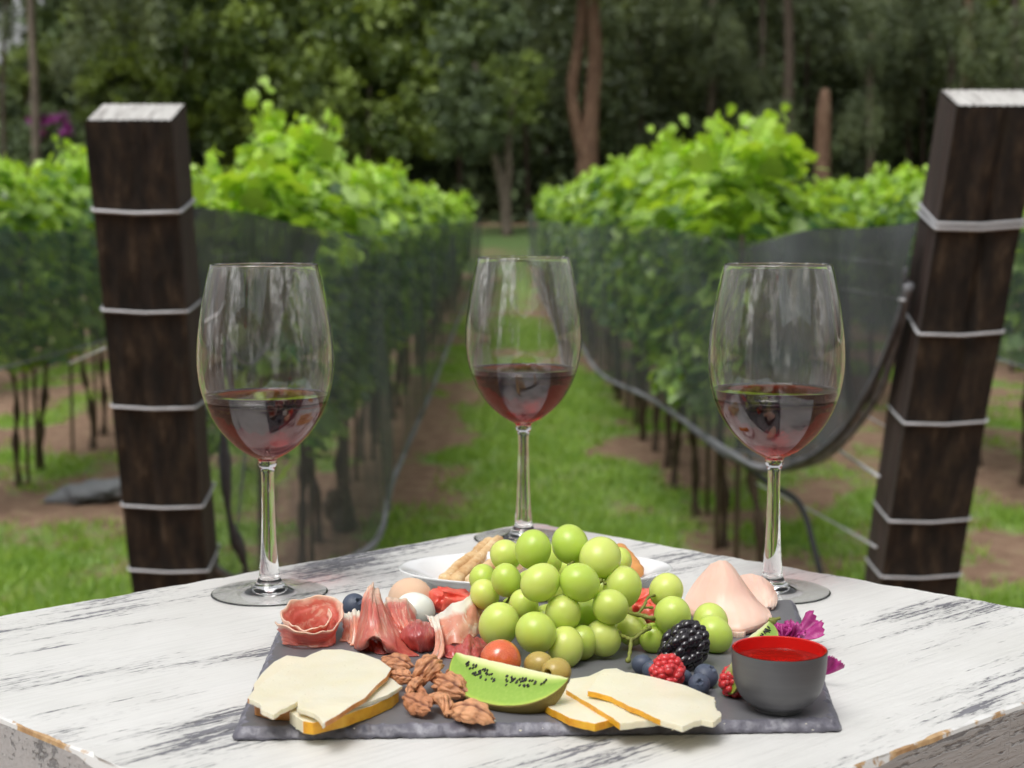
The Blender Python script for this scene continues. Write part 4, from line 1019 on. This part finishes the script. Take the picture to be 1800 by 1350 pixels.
# pecans ------------------------------------------------------------
def pecan_mesh(seed, curve=0.0):
    L, B, H = 1.0, .56, .29
    T = []
    def f(v):
        x, y, z = v.x, v.y, v.z
        side = 1 if y > 0 else -1
        g = math.exp(-(y / .12) ** 2)                          # groove along the nut
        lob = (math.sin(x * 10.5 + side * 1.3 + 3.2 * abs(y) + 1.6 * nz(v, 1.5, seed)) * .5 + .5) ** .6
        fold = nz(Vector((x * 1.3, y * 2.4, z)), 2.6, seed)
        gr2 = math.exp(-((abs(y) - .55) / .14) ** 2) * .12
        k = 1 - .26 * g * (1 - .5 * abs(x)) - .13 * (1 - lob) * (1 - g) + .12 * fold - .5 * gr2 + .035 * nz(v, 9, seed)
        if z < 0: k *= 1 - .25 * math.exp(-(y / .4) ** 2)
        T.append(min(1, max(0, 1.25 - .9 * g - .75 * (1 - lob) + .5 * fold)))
        p = Vector((x * L, y * B * (1 - .22 * x * x), z * H * 1.25)) * k
        p.z += curve * x * x * .6
        return p
    V, F = blob(f, 5)
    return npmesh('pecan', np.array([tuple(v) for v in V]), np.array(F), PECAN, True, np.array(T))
PM = [pecan_mesh(s, c) for s, c in ((1, -.5), (4.2, -.3), (7.7, -.9), (2.9, .3))]
def pecan(px, py, z, lpx, yaw, pitch, roll, mi, label):
    c = P(px, py, up(z)); s = 1.13 * lpx * c.y / FPX
    o = link('pecan', PM[mi], None, loc=c, rot=(R(roll), R(pitch), R(yaw)), scale=(s, s, s)); tag(o, label, 'pecan', 'shelled pecan halves in a small heap')
pecan(829, 1250, .006, 43, -22, 4, 24, 0, 'ridged tan pecan half lying alone in front of the heap below the kiwi')
pecan(737, 1239, .0058, 36, -45, 6, 40, 3, 'smooth pecan half lying at the front of the heap beside the golden cheese rind')
pecan(779, 1231, .007, 34, -55, 10, -30, 2, 'curved pecan half standing between the front pecans')
pecan(790, 1204, .0085, 41, -40, 8, 35, 1, 'dark reddish pecan half with a pale core, left of the kiwi')
pecan(812, 1180, .008, 30, 20, 5, 10, 0, 'pecan half peeping out behind left tip of the kiwi')
pecan(694, 1165, .0075, 37, -35, -4, 20, 1, 'wrinkled pale pecan half at the back of the heap under the cured ham')
pecan(755, 1170, .016, 37, 55, -18, 30, 2, 'pecan half tilted on top of the heap under the hanging ham strip')
pecan(706, 1190, .008, 24, -20, 0, 60, 3, 'pecan fragment touching the right corner of the big cheese slice')
pecan(729, 1204, .008, 28, 60, -6, -50, 0, 'hollow-sided pecan piece in the middle of the heap')
pecan(737, 1217, .005, 20, -70, 0, 70, 2, 'small pecan piece with whitish end between the front pecans')
pecan(765, 1192, .006, 26, 80, 5, 20, 3, 'shadowed pecan piece at the centre of the heap')

# berries -----------------------------------------------------------
def berry_mesh(n, rd, hz, mat, seed, mname='drupelets'):
    rr = random.Random(seed); parts = []; k = 0
    for i in range(n):
        z = 1 - 2 * (i + .5) / n; a = i * 2.39996 + rr.uniform(-.3, .3); z = max(-.99, min(.99, z + rr.uniform(-.03, .03))); q = math.sqrt(max(0, 1 - z * z))
        base = Vector((q * math.cos(a), q * math.sin(a), z * hz)); s = rd * rr.uniform(.8, 1.15)
        nrm = Vector((q * math.cos(a), q * math.sin(a), z / hz)).normalized(); v, f = ico(3)
        e = rr.uniform(.9, 1.15); parts.append(([base * (1 - rd * .5) + Vector((p.x * s * e, p.y * s / e, p.z * s)) for p in v], f))
    v, f = ico(3); parts.append(([Vector((p.x, p.y, p.z * hz)) * (1 - rd * .45) for p in v], f))
    return mesh(mname, *merge(parts), mat)
def hairs(n, hz, seed):
    rr = random.Random(seed); parts = []
    for i in range(n):
        d = Vector((rr.gauss(0, 1), rr.gauss(0, 1), rr.gauss(0, 1) + .4)).normalized(); b = Vector((d.x, d.y, d.z * hz)) * .97
        parts.append(tube([b, b + d * .12 + Vector((rr.uniform(-.05, .05), rr.uniform(-.05, .05), 0)), b + d * .2 + Vector((rr.uniform(-.12, .12), rr.uniform(-.12, .12), .03))], .008, 3))
    return merge(parts)
def rasp(px, py, rpx, rot, label):
    c = P(px, py, up(.0)); r = rpx * c.y / FPX; c = P(px, py, up(r * .95)); o = empty('raspberry', c); tag(o, label, 'raspberry', 'raspberries'); o.rotation_euler = rot; o.scale = (r * .92,) * 3
    link('drupelets', RBM, o); link('fine_hairs', RHM, o)
RBM = berry_mesh(74, .25, 1.08, RASP, 5); RHM = mesh('fine_hairs', *hairs(46, 1.08, 3), RASP)
rasp(1173, 1182, 31, (R(-20), R(12), 0), 'bright red raspberry in front of the blackberry')
rasp(1293, 1197, 29, (R(40), R(-20), 1), 'red raspberry half hidden by the left side of the dip cup')
c = W(1202, 1139, .886); bb = empty('blackberry', c); tag(bb, 'large glossy blackberry leaning on the grapes above the raspberry', 'blackberry')
r = 42 * .88 / FPX; bb.scale = (r * .92, r * .92, r * 1.22); bb.rotation_euler = (R(-12), R(42), R(8))
link('drupelets', berry_mesh(96, .23, 1.0, BLACKB, 8), bb)
def blueberry_mesh():
    def f(v):
        q = math.hypot(v.x, v.y); k = 1.0
        z = v.z * .88
        if v.z > 0: z += -.30 * math.exp(-(q / .17) ** 2) + .07 * math.exp(-((q - .30) / .07) ** 2) * (1 + .7 * math.sin(5 * math.atan2(v.y, v.x)))
        return Vector((v.x, v.y, z))
    return mesh('blueberry', *blob(f, 5), BLUEB)
BM_ = blueberry_mesh()
def blueb(px, py, rpx, rot, label, z=None, D=None):
    c0_ = P(px, py, up(.007)); r = rpx * c0_.y / FPX; c_ = W(px, py, D) if D else P(px, py, up(r * .86) if z is None else z)
    tag(link('blueberry', BM_, None, loc=c_, rot=rot, scale=(r, r, r)), label, 'blueberry', 'blueberries')
blueb(1129, 1168, 20, (R(-30), R(20), 0), 'dark blueberry left of the raspberry, the stem end hidden')
blueb(1146, 1178, 18, (R(100), 0, 0), 'blueberry squeezed between the raspberry and its left neighbour')
blueb(1241, 1188, 23, (R(20), R(35), 0), 'larger blueberry with visible crown right of the raspberry')
blueb(1229, 1203, 20, (R(58), R(-5), 0), 'small dusty blueberry in front of the larger one')
blueb(1203, 1191, 15, (R(120), 0, 0), 'shadowed blueberry beneath the blackberry')
blueb(623, 1064, 22, (R(50), R(-25), 1), 'dusty blueberry at the back behind the cured ham rolls', z=up(.0078))

# tomato, olives ----------------------------------------------------
def f(v): return Vector((v.x, v.y, v.z * .94)) * (1 - .05 * math.exp(-((v.x ** 2 + v.y ** 2) / .03)))
c = P(880, 1160, up(.0115)); r = 37 * c.y / FPX
tag(link('cherry_tomato', mesh('cherry_tomato', *blob(f, 4), TOMATO), loc=c, rot=(R(60), R(20), 0), scale=(r, r, r)), 'glossy orange-red cherry tomato behind the kiwi wedge', 'tomato')
def olive_mesh():
    prof = [(0.30, 1.0), (.36, 1.04), (.48, 1.0), (.72, .80), (.92, .42), (.99, 0), (.92, -.45), (.7, -.84), (.36, -1.12), (.0, -1.2)]
    inn = [(.0, -.9), (.25, -.8), (.33, -.2), (.33, .5), (.30, 1.0)]
    q = smooth_path([(a, b, 0) for a, b in prof], 4); w_ = smooth_path([(a, b, 0) for a, b in inn], 3)
    return mesh('olive', *lathe([(max(0, p.x), p.y) for p in w_[:-1]] + [(max(0, p.x), p.y) for p in q], 40), OLIVE)
OM = olive_mesh()
for px, py, rp, rot, lab in ((978, 1181, 27, (R(84), R(-6), R(-38)), 'pitted green olive with its round hole facing the kiwi'), (947, 1168, 25, (R(80), 0, R(60)), 'green olive half hidden behind the pitted one and the kiwi')):
    c = P(px, py, up(.0085)); r = rp * c.y / FPX * .95
    tag(link('olive', OM, None, loc=c, rot=rot, scale=(r, r, r)), lab, 'olive', 'olives')

# cured ham ---------------------------------------------------------
CN = [0]
def cured(name, rows, mat, label, thick=.0006, rough=.0024, sub=4, folds=None):
    CN[0] += 1; sd_ = CN[0] * 3.1
    if folds is None: folds = ((.0011, 2.3, sd_), (.0006, 5.2, sd_ * 2))
    o = soft_sheet([[W(*p) if not isinstance(p, Vector) else p for p in r] for r in rows], name, mat, thick, folds=folds, wrinkle=.0009, ragged=.0022, seed=sd_, floor=SZ + .0006)
    tag(o, label, 'cured ham', 'thin folded slices of cured ham'); return o
def rosette(px, py, R0, turns, h0, h1, mat, label, tiltb=.5, start=-2.2, seed=1):
    c = P(px, py, SZ); rows = [[], [], [], [], []]; N = int(20 * turns)
    for i in range(N + 1):
        t = i / N; a = start + 2 * PI * turns * t; r = R0 * (1 - .48 * t)
        hh = h0 + (h1 - h0) * (.5 + .5 * math.sin(a)) + .004 * noise.noise(Vector((t * 9, seed, 0)))
        for k in range(5):
            f = k / 4; fl = (.78 + .30 * f ** 1.5 + .05 * noise.noise(Vector((a * 1.3, f * 2, seed)))) * r
            if k == 0: fl *= 1.09
            lean = .0
            rows[4 - k].append(c + Vector((math.cos(a) * fl, math.sin(a) * fl + lean * f, .0008 + hh * f)))
    o = soft_sheet(rows, 'cured_ham_slice', mat, .0009, nu=200, nv=30, folds=((.0007, 7, 1), (.0004, 17, 2)), wrinkle=.0008, ragged=.0030, seed=4, floor=SZ + .0006); tag(o, label, 'cured ham', 'thin folded slices of cured ham'); return o
rosette(545, 1127, .0222, 1.45, .0105, .0235, HAM_A, 'rosette of cured ham rolled open at the back left corner of the slate', start=-2.6, seed=1)
cured('cured_ham_slice', [[(505, 1092, .965), (520, 1068, .975), (545, 1052, .98), (575, 1056, .975), (595, 1075, .965)],
                          [(520, 1105, .955), (530, 1090, .962), (550, 1080, .968), (575, 1085, .965), (590, 1098, .955)],
                          [(528, 1125, .95), (540, 1120, .95), (555, 1118, .952), (572, 1120, .952), (585, 1122, .948)]], HAM_B,
      'translucent pale ham piece standing inside the ham rosette')
cured('cured_ham_slice', [[(648, 1030, .957), (653, 1027, .957), (658, 1030, .956), (662, 1036, .956), (668, 1044, .957)],
                          [(640, 1054, .952), (648, 1052, .938), (657, 1054, .935), (668, 1060, .940), (680, 1070, .948)],
                          [(632, 1082, .946), (644, 1080, .926), (660, 1082, .920), (680, 1090, .928), (698, 1102, .938)],
                          [(624, 1112, .940), (638, 1106, .920), (662, 1106, .912), (690, 1118, .918), (716, 1132, .925)],
                          [(616, 1140, .934), (634, 1134, .914), (660, 1118, .906), (694, 1142, .906), (736, 1158, .908)],
                          [(622, 1146, .930), (640, 1140, .914), (660, 1124, .912), (694, 1150, .908), (732, 1163, .906)]], HAM_A,
      'tall cone of cured ham rising above the pecans and cheese', rough=.0030)
cured('cured_ham_slice', [[(636, 1120, .935), (655, 1114, .932), (680, 1120, .928), (704, 1136, .928)],
                          [(634, 1138, .926), (656, 1130, .920), (682, 1138, .918), (710, 1148, .918)],
                          [(640, 1156, .920), (660, 1156, .914), (686, 1160, .912), (716, 1164, .912)]], HAM_DARK,
      'darker red cured ham flap showing under the raised hem of the cone', rough=.0030)
cured('cured_ham_slice', [[(666, 1078, .962), (678, 1058, .968), (694, 1050, .970), (712, 1056, .970), (732, 1078, .965)],
                          [(668, 1092, .952), (684, 1074, .952), (698, 1066, .952), (714, 1072, .952), (734, 1092, .952)],
                          [(676, 1112, .945), (690, 1096, .94), (704, 1090, .938), (718, 1094, .94), (738, 1108, .942)],
                          [(690, 1128, .94), (700, 1118, .935), (712, 1112, .93), (726, 1114, .93), (742, 1122, .935)]], HAM_A,
      'rounded fold of cured ham just behind the tall ham cone')
cured('cured_ham_slice', [[(706, 1112, .945), (716, 1098, .940), (734, 1090, .940), (754, 1094, .942), (766, 1108, .945)],
                          [(702, 1118, .935), (714, 1106, .924), (734, 1100, .918), (756, 1104, .922), (769, 1116, .936)],
                          [(704, 1126, .930), (716, 1120, .915), (736, 1118, .910), (756, 1120, .914), (768, 1128, .928)],
                          [(714, 1136, .928), (724, 1136, .916), (738, 1138, .912), (754, 1138, .914), (764, 1140, .926)],
                          [(728, 1146, .925), (734, 1148, .920), (742, 1150, .918), (752, 1150, .919), (760, 1148, .924)]], HAM_DARK,
      'dark red crumpled curl of cured ham between the cone and pale ribbon', folds=((.0008, 3, 1),))
cured('cured_ham_slice', [[(752, 1082, .955), (768, 1078, .948), (790, 1068, .945), (812, 1056, .945), (830, 1044, .95), (842, 1040, .958), (846, 1050, .965), (836, 1060, .968)],
                          [(754, 1092, .950), (770, 1094, .938), (792, 1090, .932), (814, 1080, .935), (832, 1066, .945), (845, 1058, .956), (848, 1064, .964), (838, 1072, .968)],
                          [(760, 1104, .945), (776, 1112, .928), (798, 1112, .920), (820, 1106, .924), (838, 1094, .938), (846, 1082, .952), (848, 1084, .962), (840, 1088, .966)],
                          [(768, 1118, .938), (782, 1132, .922), (802, 1134, .915), (824, 1128, .918), (840, 1116, .932), (847, 1106, .946), (848, 1106, .958), (842, 1106, .962)]], HAM_B,
      'pale ham ribbon with a white fat edge curled left of the grapes')
cured('cured_ham_slice', [[(778, 1140, .925), (796, 1130, .920), (818, 1122, .922), (840, 1118, .93), (860, 1130, .935)],
                          [(776, 1152, .915), (796, 1144, .908), (820, 1138, .908), (842, 1134, .915), (862, 1140, .925)],
                          [(780, 1168, .908), (798, 1166, .902), (822, 1160, .900), (844, 1154, .906), (860, 1152, .915)]], HAM_DARK,
      'low dark lobe of cured ham between the pecans and cherry tomato', sub=3)
cured('cured_ham_slice', [[(756, 1086, .938), (762, 1084, .936), (768, 1086, .938)], [(762, 1108, .926), (768, 1104, .922), (775, 1106, .925)], [(766, 1130, .916), (772, 1128, .910), (780, 1132, .915)],
                          [(760, 1148, .906), (768, 1150, .900), (782, 1148, .905)], [(744, 1164, .902), (754, 1170, .896), (768, 1166, .898)]], HAM_B, 'narrow strip of cured ham hanging down over the top pecan', rough=.001)
cured('cured_ham_slice', [[(598, 1082, .965), (612, 1076, .962), (628, 1074, .960), (640, 1082, .955)], [(604, 1106, .952), (616, 1100, .945), (630, 1098, .942), (640, 1104, .94)],
                          [(598, 1134, .944), (612, 1138, .935), (626, 1140, .930), (640, 1144, .926)]], HAM_B, 'small pink ham fold between the rosette and the ham cone')
# cooked ham
def ham(rows, label):
    o = soft_sheet([[W(*p) for p in r] for r in rows], 'cooked_ham_slice', COOKED, .0030, wrinkle=.0005, ragged=.0008, seed=len(label), floor=SZ + .0016); bv_ = o.modifiers.new('b', 'BEVEL'); bv_.width = .0011; bv_.segments = 3; tag(o, label, 'cooked ham', 'folded slices of cooked ham')
ham([[(1250, 996, 1.0060), (1260, 990, 1.0020), (1269, 988, 1.0000), (1279, 991, 1.0030), (1290, 1004, 1.0100)],
     [(1228, 1020, 0.9980), (1252, 1015, 0.9920), (1278, 1014, 0.9890), (1298, 1020, 0.9940), (1310, 1032, 1.0040)],
     [(1206, 1052, 0.9880), (1240, 1046, 0.9800), (1276, 1042, 0.9760), (1308, 1046, 0.9800), (1328, 1056, 0.9900)],
     [(1208, 1070, 0.9800), (1244, 1073, 0.9710), (1282, 1076, 0.9650), (1326, 1074, 0.9680), (1350, 1076, 0.9780)],
     [(1222, 1084, 0.9760), (1256, 1096, 0.9620), (1292, 1108, 0.9540), (1330, 1099, 0.9580), (1353, 1086, 0.9700)],
     [(1232, 1088, 0.9840), (1262, 1104, 0.9700), (1296, 1118, 0.9640), (1328, 1109, 0.9660), (1346, 1094, 0.9760)]], 'pale pink folded cooked ham slice with a pointed top behind the right grapes')
ham([[(1296, 1016, 1.0670), (1318, 1012, 1.0620), (1340, 1018, 1.0570), (1358, 1034, 1.0520)],
     [(1300, 1034, 1.0520), (1322, 1032, 1.0420), (1346, 1036, 1.0340), (1364, 1050, 1.0340)],
     [(1306, 1056, 1.0420), (1326, 1056, 1.0270), (1348, 1056, 1.0200), (1364, 1062, 1.0220)],
     [(1316, 1074, 1.0320), (1330, 1076, 1.0200), (1346, 1076, 1.0140), (1356, 1074, 1.0170)]], 'rounded end of a second cooked ham slice beside the right wine glass foot')
ham([[(1270, 1112, .985), (1290, 1110, .98), (1306, 1112, .975)], [(1272, 1124, .968), (1290, 1124, .96), (1310, 1120, .958)], [(1276, 1136, .957), (1292, 1136, .95), (1308, 1132, .95)]], 'small tucked end of cooked ham just above the dip cup rim')

# behind the ham -----------------------------------------------------
def f(v): return Vector((v.x * .0150, v.y * .0135, v.z * .0140)) * (1 + .05 * nz(v, 2, 1) + .02 * nz(v, 7))
tag(link('sausage_round', mesh('sausage_round', *blob(f, 4), PALE), loc=W(722, 1053, 1.015)), 'rough beige round of pale sausage at the back left', 'sausage')
def f(v): return Vector((v.x * .0135, v.y * .012, v.z * .0118)) * (1 + .03 * nz(v, 2, 7))
tag(link('cheese_ball', mesh('cheese_ball', *blob(f, 4), WHITECH), loc=W(728, 1074, .985)), 'smooth white soft cheese ball in front of the beige sausage round', 'cheese')
def melon(px, py, D, s, rot, label):
    bm = bmesh.new(); bmesh.ops.create_cube(bm, size=1); bmesh.ops.bevel(bm, geom=bm.edges[:], offset=.16, segments=3, affect='EDGES'); bmesh.ops.subdivide_edges(bm, edges=bm.edges[:], cuts=5, use_grid_fill=True)
    for v in bm.verts: v.co = Vector((v.co.x * s[0], v.co.y * s[1], v.co.z * s[2])) * (1 + .28 * nz(v.co, 3, px) + .12 * nz(v.co, 9, px))
    for f_ in bm.faces: f_.smooth = True
    me = bpy.data.meshes.new('melon'); bm.to_mesh(me); bm.free(); me.materials.append(MELON)
    c = W(px, py, D); c.z = max(c.z, SZ + s[2] * .5)
    tag(link('melon_chunk', me, loc=c, rot=rot), label, 'watermelon', 'red watermelon chunks')
melon(795, 1066, 1.01, (.027, .016, .015), (.1, .2, .4), 'red watermelon chunk behind the ham ribbon at the back left')
melon(834, 1074, 1.00, (.016, .012, .010), (.1, .1, 1.0), 'small watermelon chunk just left of the grapes')
melon(1128, 1066, .985, (.020, .016, .018), (.1, -.3, .5), 'red watermelon chunk seen between the grapes on the right')
melon(1148, 1078, .965, (.014, .012, .014), (.3, .2, 1.1), 'little watermelon piece behind the right grape stem')

# dip cup -------------------------------------------------------------
c = P(1368, 1247, SZ); cup = empty('dip_cup', c); tag(cup, 'small charcoal grey cup with red inside at the front right of the slate', 'cup')
s = c.y / FPX
cup.scale = (.975, .975, .985)
outp = [(0, .6), (10.5, .6), (11.6, .2), (12.4, .2), (12.7, .9), (12.6, 2.0), (14.6, 3.3), (18.6, 6.0), (21.8, 10), (23.8, 15), (24.9, 21), (25.4, 27), (25.6, 32.4), (25.5, 33.3)]
inp = [(25.1, 33.7), (24.5, 33.4), (24.3, 32.6), (23.9, 27), (23.2, 21), (21.8, 15), (19, 9.5), (14, 5.6), (8, 4.2), (0, 4.0)]
def dn(p, k=5): return [(max(0, v.x) * .001, v.y * .001) for v in smooth_path([(a, b, 0) for a, b in p], k)]
link('cup_body', mesh('cup_body', *lathe(dn(outp), 96), CUP_OUT), cup)
link('inner_glaze', mesh('inner_glaze', *lathe([(.0252, .0336)] + dn(inp[1:]), 96), CUP_IN), cup)
sy = [(0, 4.05), (8, 4.25), (14, 5.65), (19.0, 9.5), (21.8, 15), (22.9, 19.5), (23.8, 25), (24.0, 27.2)]
link('red_dip', mesh('red_dip', *lathe(dn(sy) + [(.0235, .0266), (.0225, .0265), (.01, .0265), (0, .0265)], 96), SYRUP), cup)

# flower --------------------------------------------------------------
def petal(c, d, upv, size, seed):
    rr = random.Random(seed); side = d.cross(upv).normalized(); rows = []
    V, F = [], []; n = 18; m = 7
    for j in range(m + 1):
        t = j / m; w_ = size * (.12 + .62 * t ** .8)
        for i in range(n + 1):
            u = -1 + 2 * i / n; ed = (.10 * (i % 2) + .08 * rr.random()) * (t ** 6)
            p = c + d * size * (t * (1 - .22 * u * u) + ed) + side * w_ * u + upv * size * (.16 * math.sin(u * 6 + seed + t) * t + .25 * t * t)
            V.append(p)
    for j in range(m):
        for i in range(n): a = j * (n + 1) + i; F.append((a, a + 1, a + n + 2, a + n + 1))
    return V, F
fl = empty('carnation', W(1380, 1124, .925)); tag(fl, 'frilly magenta carnation head lying behind the dip cup', 'flower')
fc = Vector(fl.location); random.seed(8)
for k in range(15):
    a = random.uniform(0, 2 * PI); e = random.uniform(.15, 1.2); d = Vector((math.cos(a) * math.cos(e) * 1.3, math.sin(a) * math.cos(e) * .7, math.sin(e))).normalized()
    u_ = Vector((random.gauss(0, .3), random.gauss(0, .3), 1)); u_ = (u_ - d * u_.dot(d)).normalized()
    o = link('petal', mesh('petal', *petal(Vector((d.x * .003, d.y * .002, 0)), d, u_, random.uniform(.007, .0105), k), PETAL), fl); so_ = o.modifiers.new('t', 'SOLIDIFY'); so_.thickness = .0004
def loose(px, py, D, d, u_, s_, seed, lab):
    c_ = W(px, py, D); c_.z = max(c_.z, SZ + .001)
    o = link('fallen_petal', mesh('fallen_petal', *petal(Vector((0, 0, 0)), Vector(d).normalized(), Vector(u_).normalized(), s_, seed), PETAL), loc=c_); so_ = o.modifiers.new('t', 'SOLIDIFY'); so_.thickness = .0004
    tag(o, lab, 'petal', 'loose magenta petals')
loose(1448, 1185, .868, (.35, -.15, .75), (.1, -1, .2), .0105, 3, 'magenta petal poking out to the right of the dip cup')
loose(1400, 1118, .94, (.8, .1, .35), (-.2, -.5, 1), .015, 5, 'pink petal lying at the slate edge right of the carnation')
tag(link('carnation_calyx', mesh('carnation_calyx', *tube(smooth_path([W(1352, 1098, .955), W(1362, 1090, .955), W(1372, 1086, .955)]), [.002, .0022, .0025, .003, .003, .0025, .002, .0015, .001, .001, .001, .001, .0008], 8, jitter=.2), STEM)), 'small brown-green flower stalk end behind the magenta petals', 'flower stalk')

# dish with breadsticks -----------------------------------------------
c = P(941, 1037, TZ); dish = empty('serving_dish', c); tag(dish, 'shallow oval white porcelain dish behind the grapes', 'dish')
pr = [(0, 1.0), (60, 1.0), (64, .3), (68, .3), (71, 2), (82, 7), (94, 12.5), (101.5, 15.2), (103, 16), (102.6, 16.9), (100.5, 16.7), (92, 14.2), (80, 9), (70, 4.6), (60, 3.4), (30, 3.2), (0, 3.2)]
V, F = lathe(dn(pr, 4), 120); V = [(x * .945, y * .525, z) for x, y, z in V]
link('dish_body', mesh('dish_body', V, F, PORC), dish)
def stick(a, b, r, label, seed, mat=BREAD, name='breadstick', sag=.0):
    random.seed(seed); p0, p1 = (q if isinstance(q, Vector) else W(*q) for q in (a, b)); pts = []
    for i in range(15):
        t = i / 14; p = p0.lerp(p1, t) + Vector((nz((t * 4, seed, 0)) * .0018, 0, nz((t * 4, 0, seed)) * .0018)); pts.append(p)
    sp = smooth_path(pts, 4); nn = len(sp); rad = [r * (1 + .16 * noise.noise(Vector((i * .35, seed, 0))) + .08 * noise.noise(Vector((i * 1.3, seed, 5)))) * min(1, .55 + min(i, nn - 1 - i) * .25) for i in range(nn)]
    tag(link(name, mesh(name, *tube(sp, rad, 14, jitter=.07), mat)), label, 'breadstick', 'sesame breadsticks in the white dish')
stick((778, 1021, 1.085), (862, 952, 1.190), .0046, 'leftmost pale breadstick lying in the white dish', 1)
stick((798, 1023, 1.080), (879, 949, 1.195), .0044, 'darker toasted breadstick second from the left in the dish', 2)
stick((826, 1024, 1.078), (900, 964, 1.165), .0046, 'third breadstick in the dish, partly behind the grapes', 3)
stick((862, 1024, 1.078), (940, 966, 1.165), .0046, 'breadstick mostly hidden behind the grapes', 4)
stick((1060, 1020, 1.09), (1150, 975, 1.15), .004, 'breadstick hidden under the right side of the grapes', 6) if False else None
stick((1088, 964, 1.15), (1122, 1006, 1.095), .0052, 'orange toasted breadstick end sticking out right of the grapes', 7, CRUMB)
random.seed(5); parts = []
for i in range(46):
    if i < 20: q = P(random.gauss(1123, 14), random.gauss(1012, 4), TZ + .008)
    elif i < 30: q = P(random.gauss(895, 16), random.gauss(950, 4), TZ + .001)
    elif i < 34: q = P(random.gauss(1000, 10), random.gauss(1266, 4), SZ + .0006)
    else: q = P(random.uniform(480, 1440), random.uniform(1262, 1284), SZ + .0005)
    s_ = random.uniform(.0003, .0011) * (1.3 if i < 30 else .6); parts.append(blob(lambda v: q + Vector((v.x * 1.4, v.y, v.z * .7)) * s_ * (1 + .5 * nz(v, 2, i)), 1))
tag(link('crumbs', mesh('crumbs', *merge(parts), CHEESE)), 'tiny pale crumbs scattered over the slate, dish and table', 'crumbs', kind='stuff')
EXPO = 0.22
# ================================================================= light, sky, camera
w = bpy.data.worlds.new('World'); S.world = w; w.use_nodes = True; nt = w.node_tree
bg = nt.nodes['Background']; sky = nt.nodes.new('ShaderNodeTexSky'); sky.sky_type = 'NISHITA'; sky.sun_disc = False
EL, AZ = R(62), R(-150)
sky.sun_elevation = EL; sky.sun_rotation = AZ; sky.air_density = 1.3; sky.dust_density = 5; sky.ozone_density = 1
hs = nt.nodes.new('ShaderNodeHueSaturation'); hs.inputs['Saturation'].default_value = .12; hs.inputs['Value'].default_value = 1.0
nt.links.new(sky.outputs[0], hs.inputs['Color']); nt.links.new(hs.outputs[0], bg.inputs[0]); bg.inputs[1].default_value = .135
sl = bpy.data.lights.new('sun', 'SUN'); sl.energy = 1.15; sl.angle = R(28); sl.color = (1, .97, .92)
so = bpy.data.objects.new('sun', sl); COL.objects.link(so)
sd = Vector((math.cos(EL) * math.sin(AZ), math.cos(EL) * math.cos(AZ), math.sin(EL)))   # towards the sun
so.rotation_euler = sd.to_track_quat('Z', 'Y').to_euler()
cam = bpy.data.cameras.new('camera'); co = bpy.data.objects.new('camera', cam); COL.objects.link(co)
co.location = (0, 0, EYE); co.rotation_euler = (PI / 2 - PITCH, 0, 0)
cam.sensor_width = 36; cam.lens = FPX / 1800 * 36; cam.clip_start = .02; cam.clip_end = 600
cam.dof.use_dof = True; cam.dof.focus_distance = .96; cam.dof.aperture_fstop = 11.5
S.camera = co
S.view_settings.view_transform = 'Standard'; S.view_settings.look = 'None'; S.view_settings.exposure = EXPO; S.view_settings.gamma = 1
c = S.cycles; c.use_denoising = True
c.max_bounces = 22; c.transmission_bounces = 20; c.transparent_max_bounces = 24; c.diffuse_bounces = 10; c.glossy_bounces = 4; c.volume_bounces = 0
c.sample_clamp_indirect = 6; c.blur_glossy = 0; c.caustics_reflective = False; c.caustics_refractive = True
c.use_adaptive_sampling = True; c.adaptive_threshold = .015
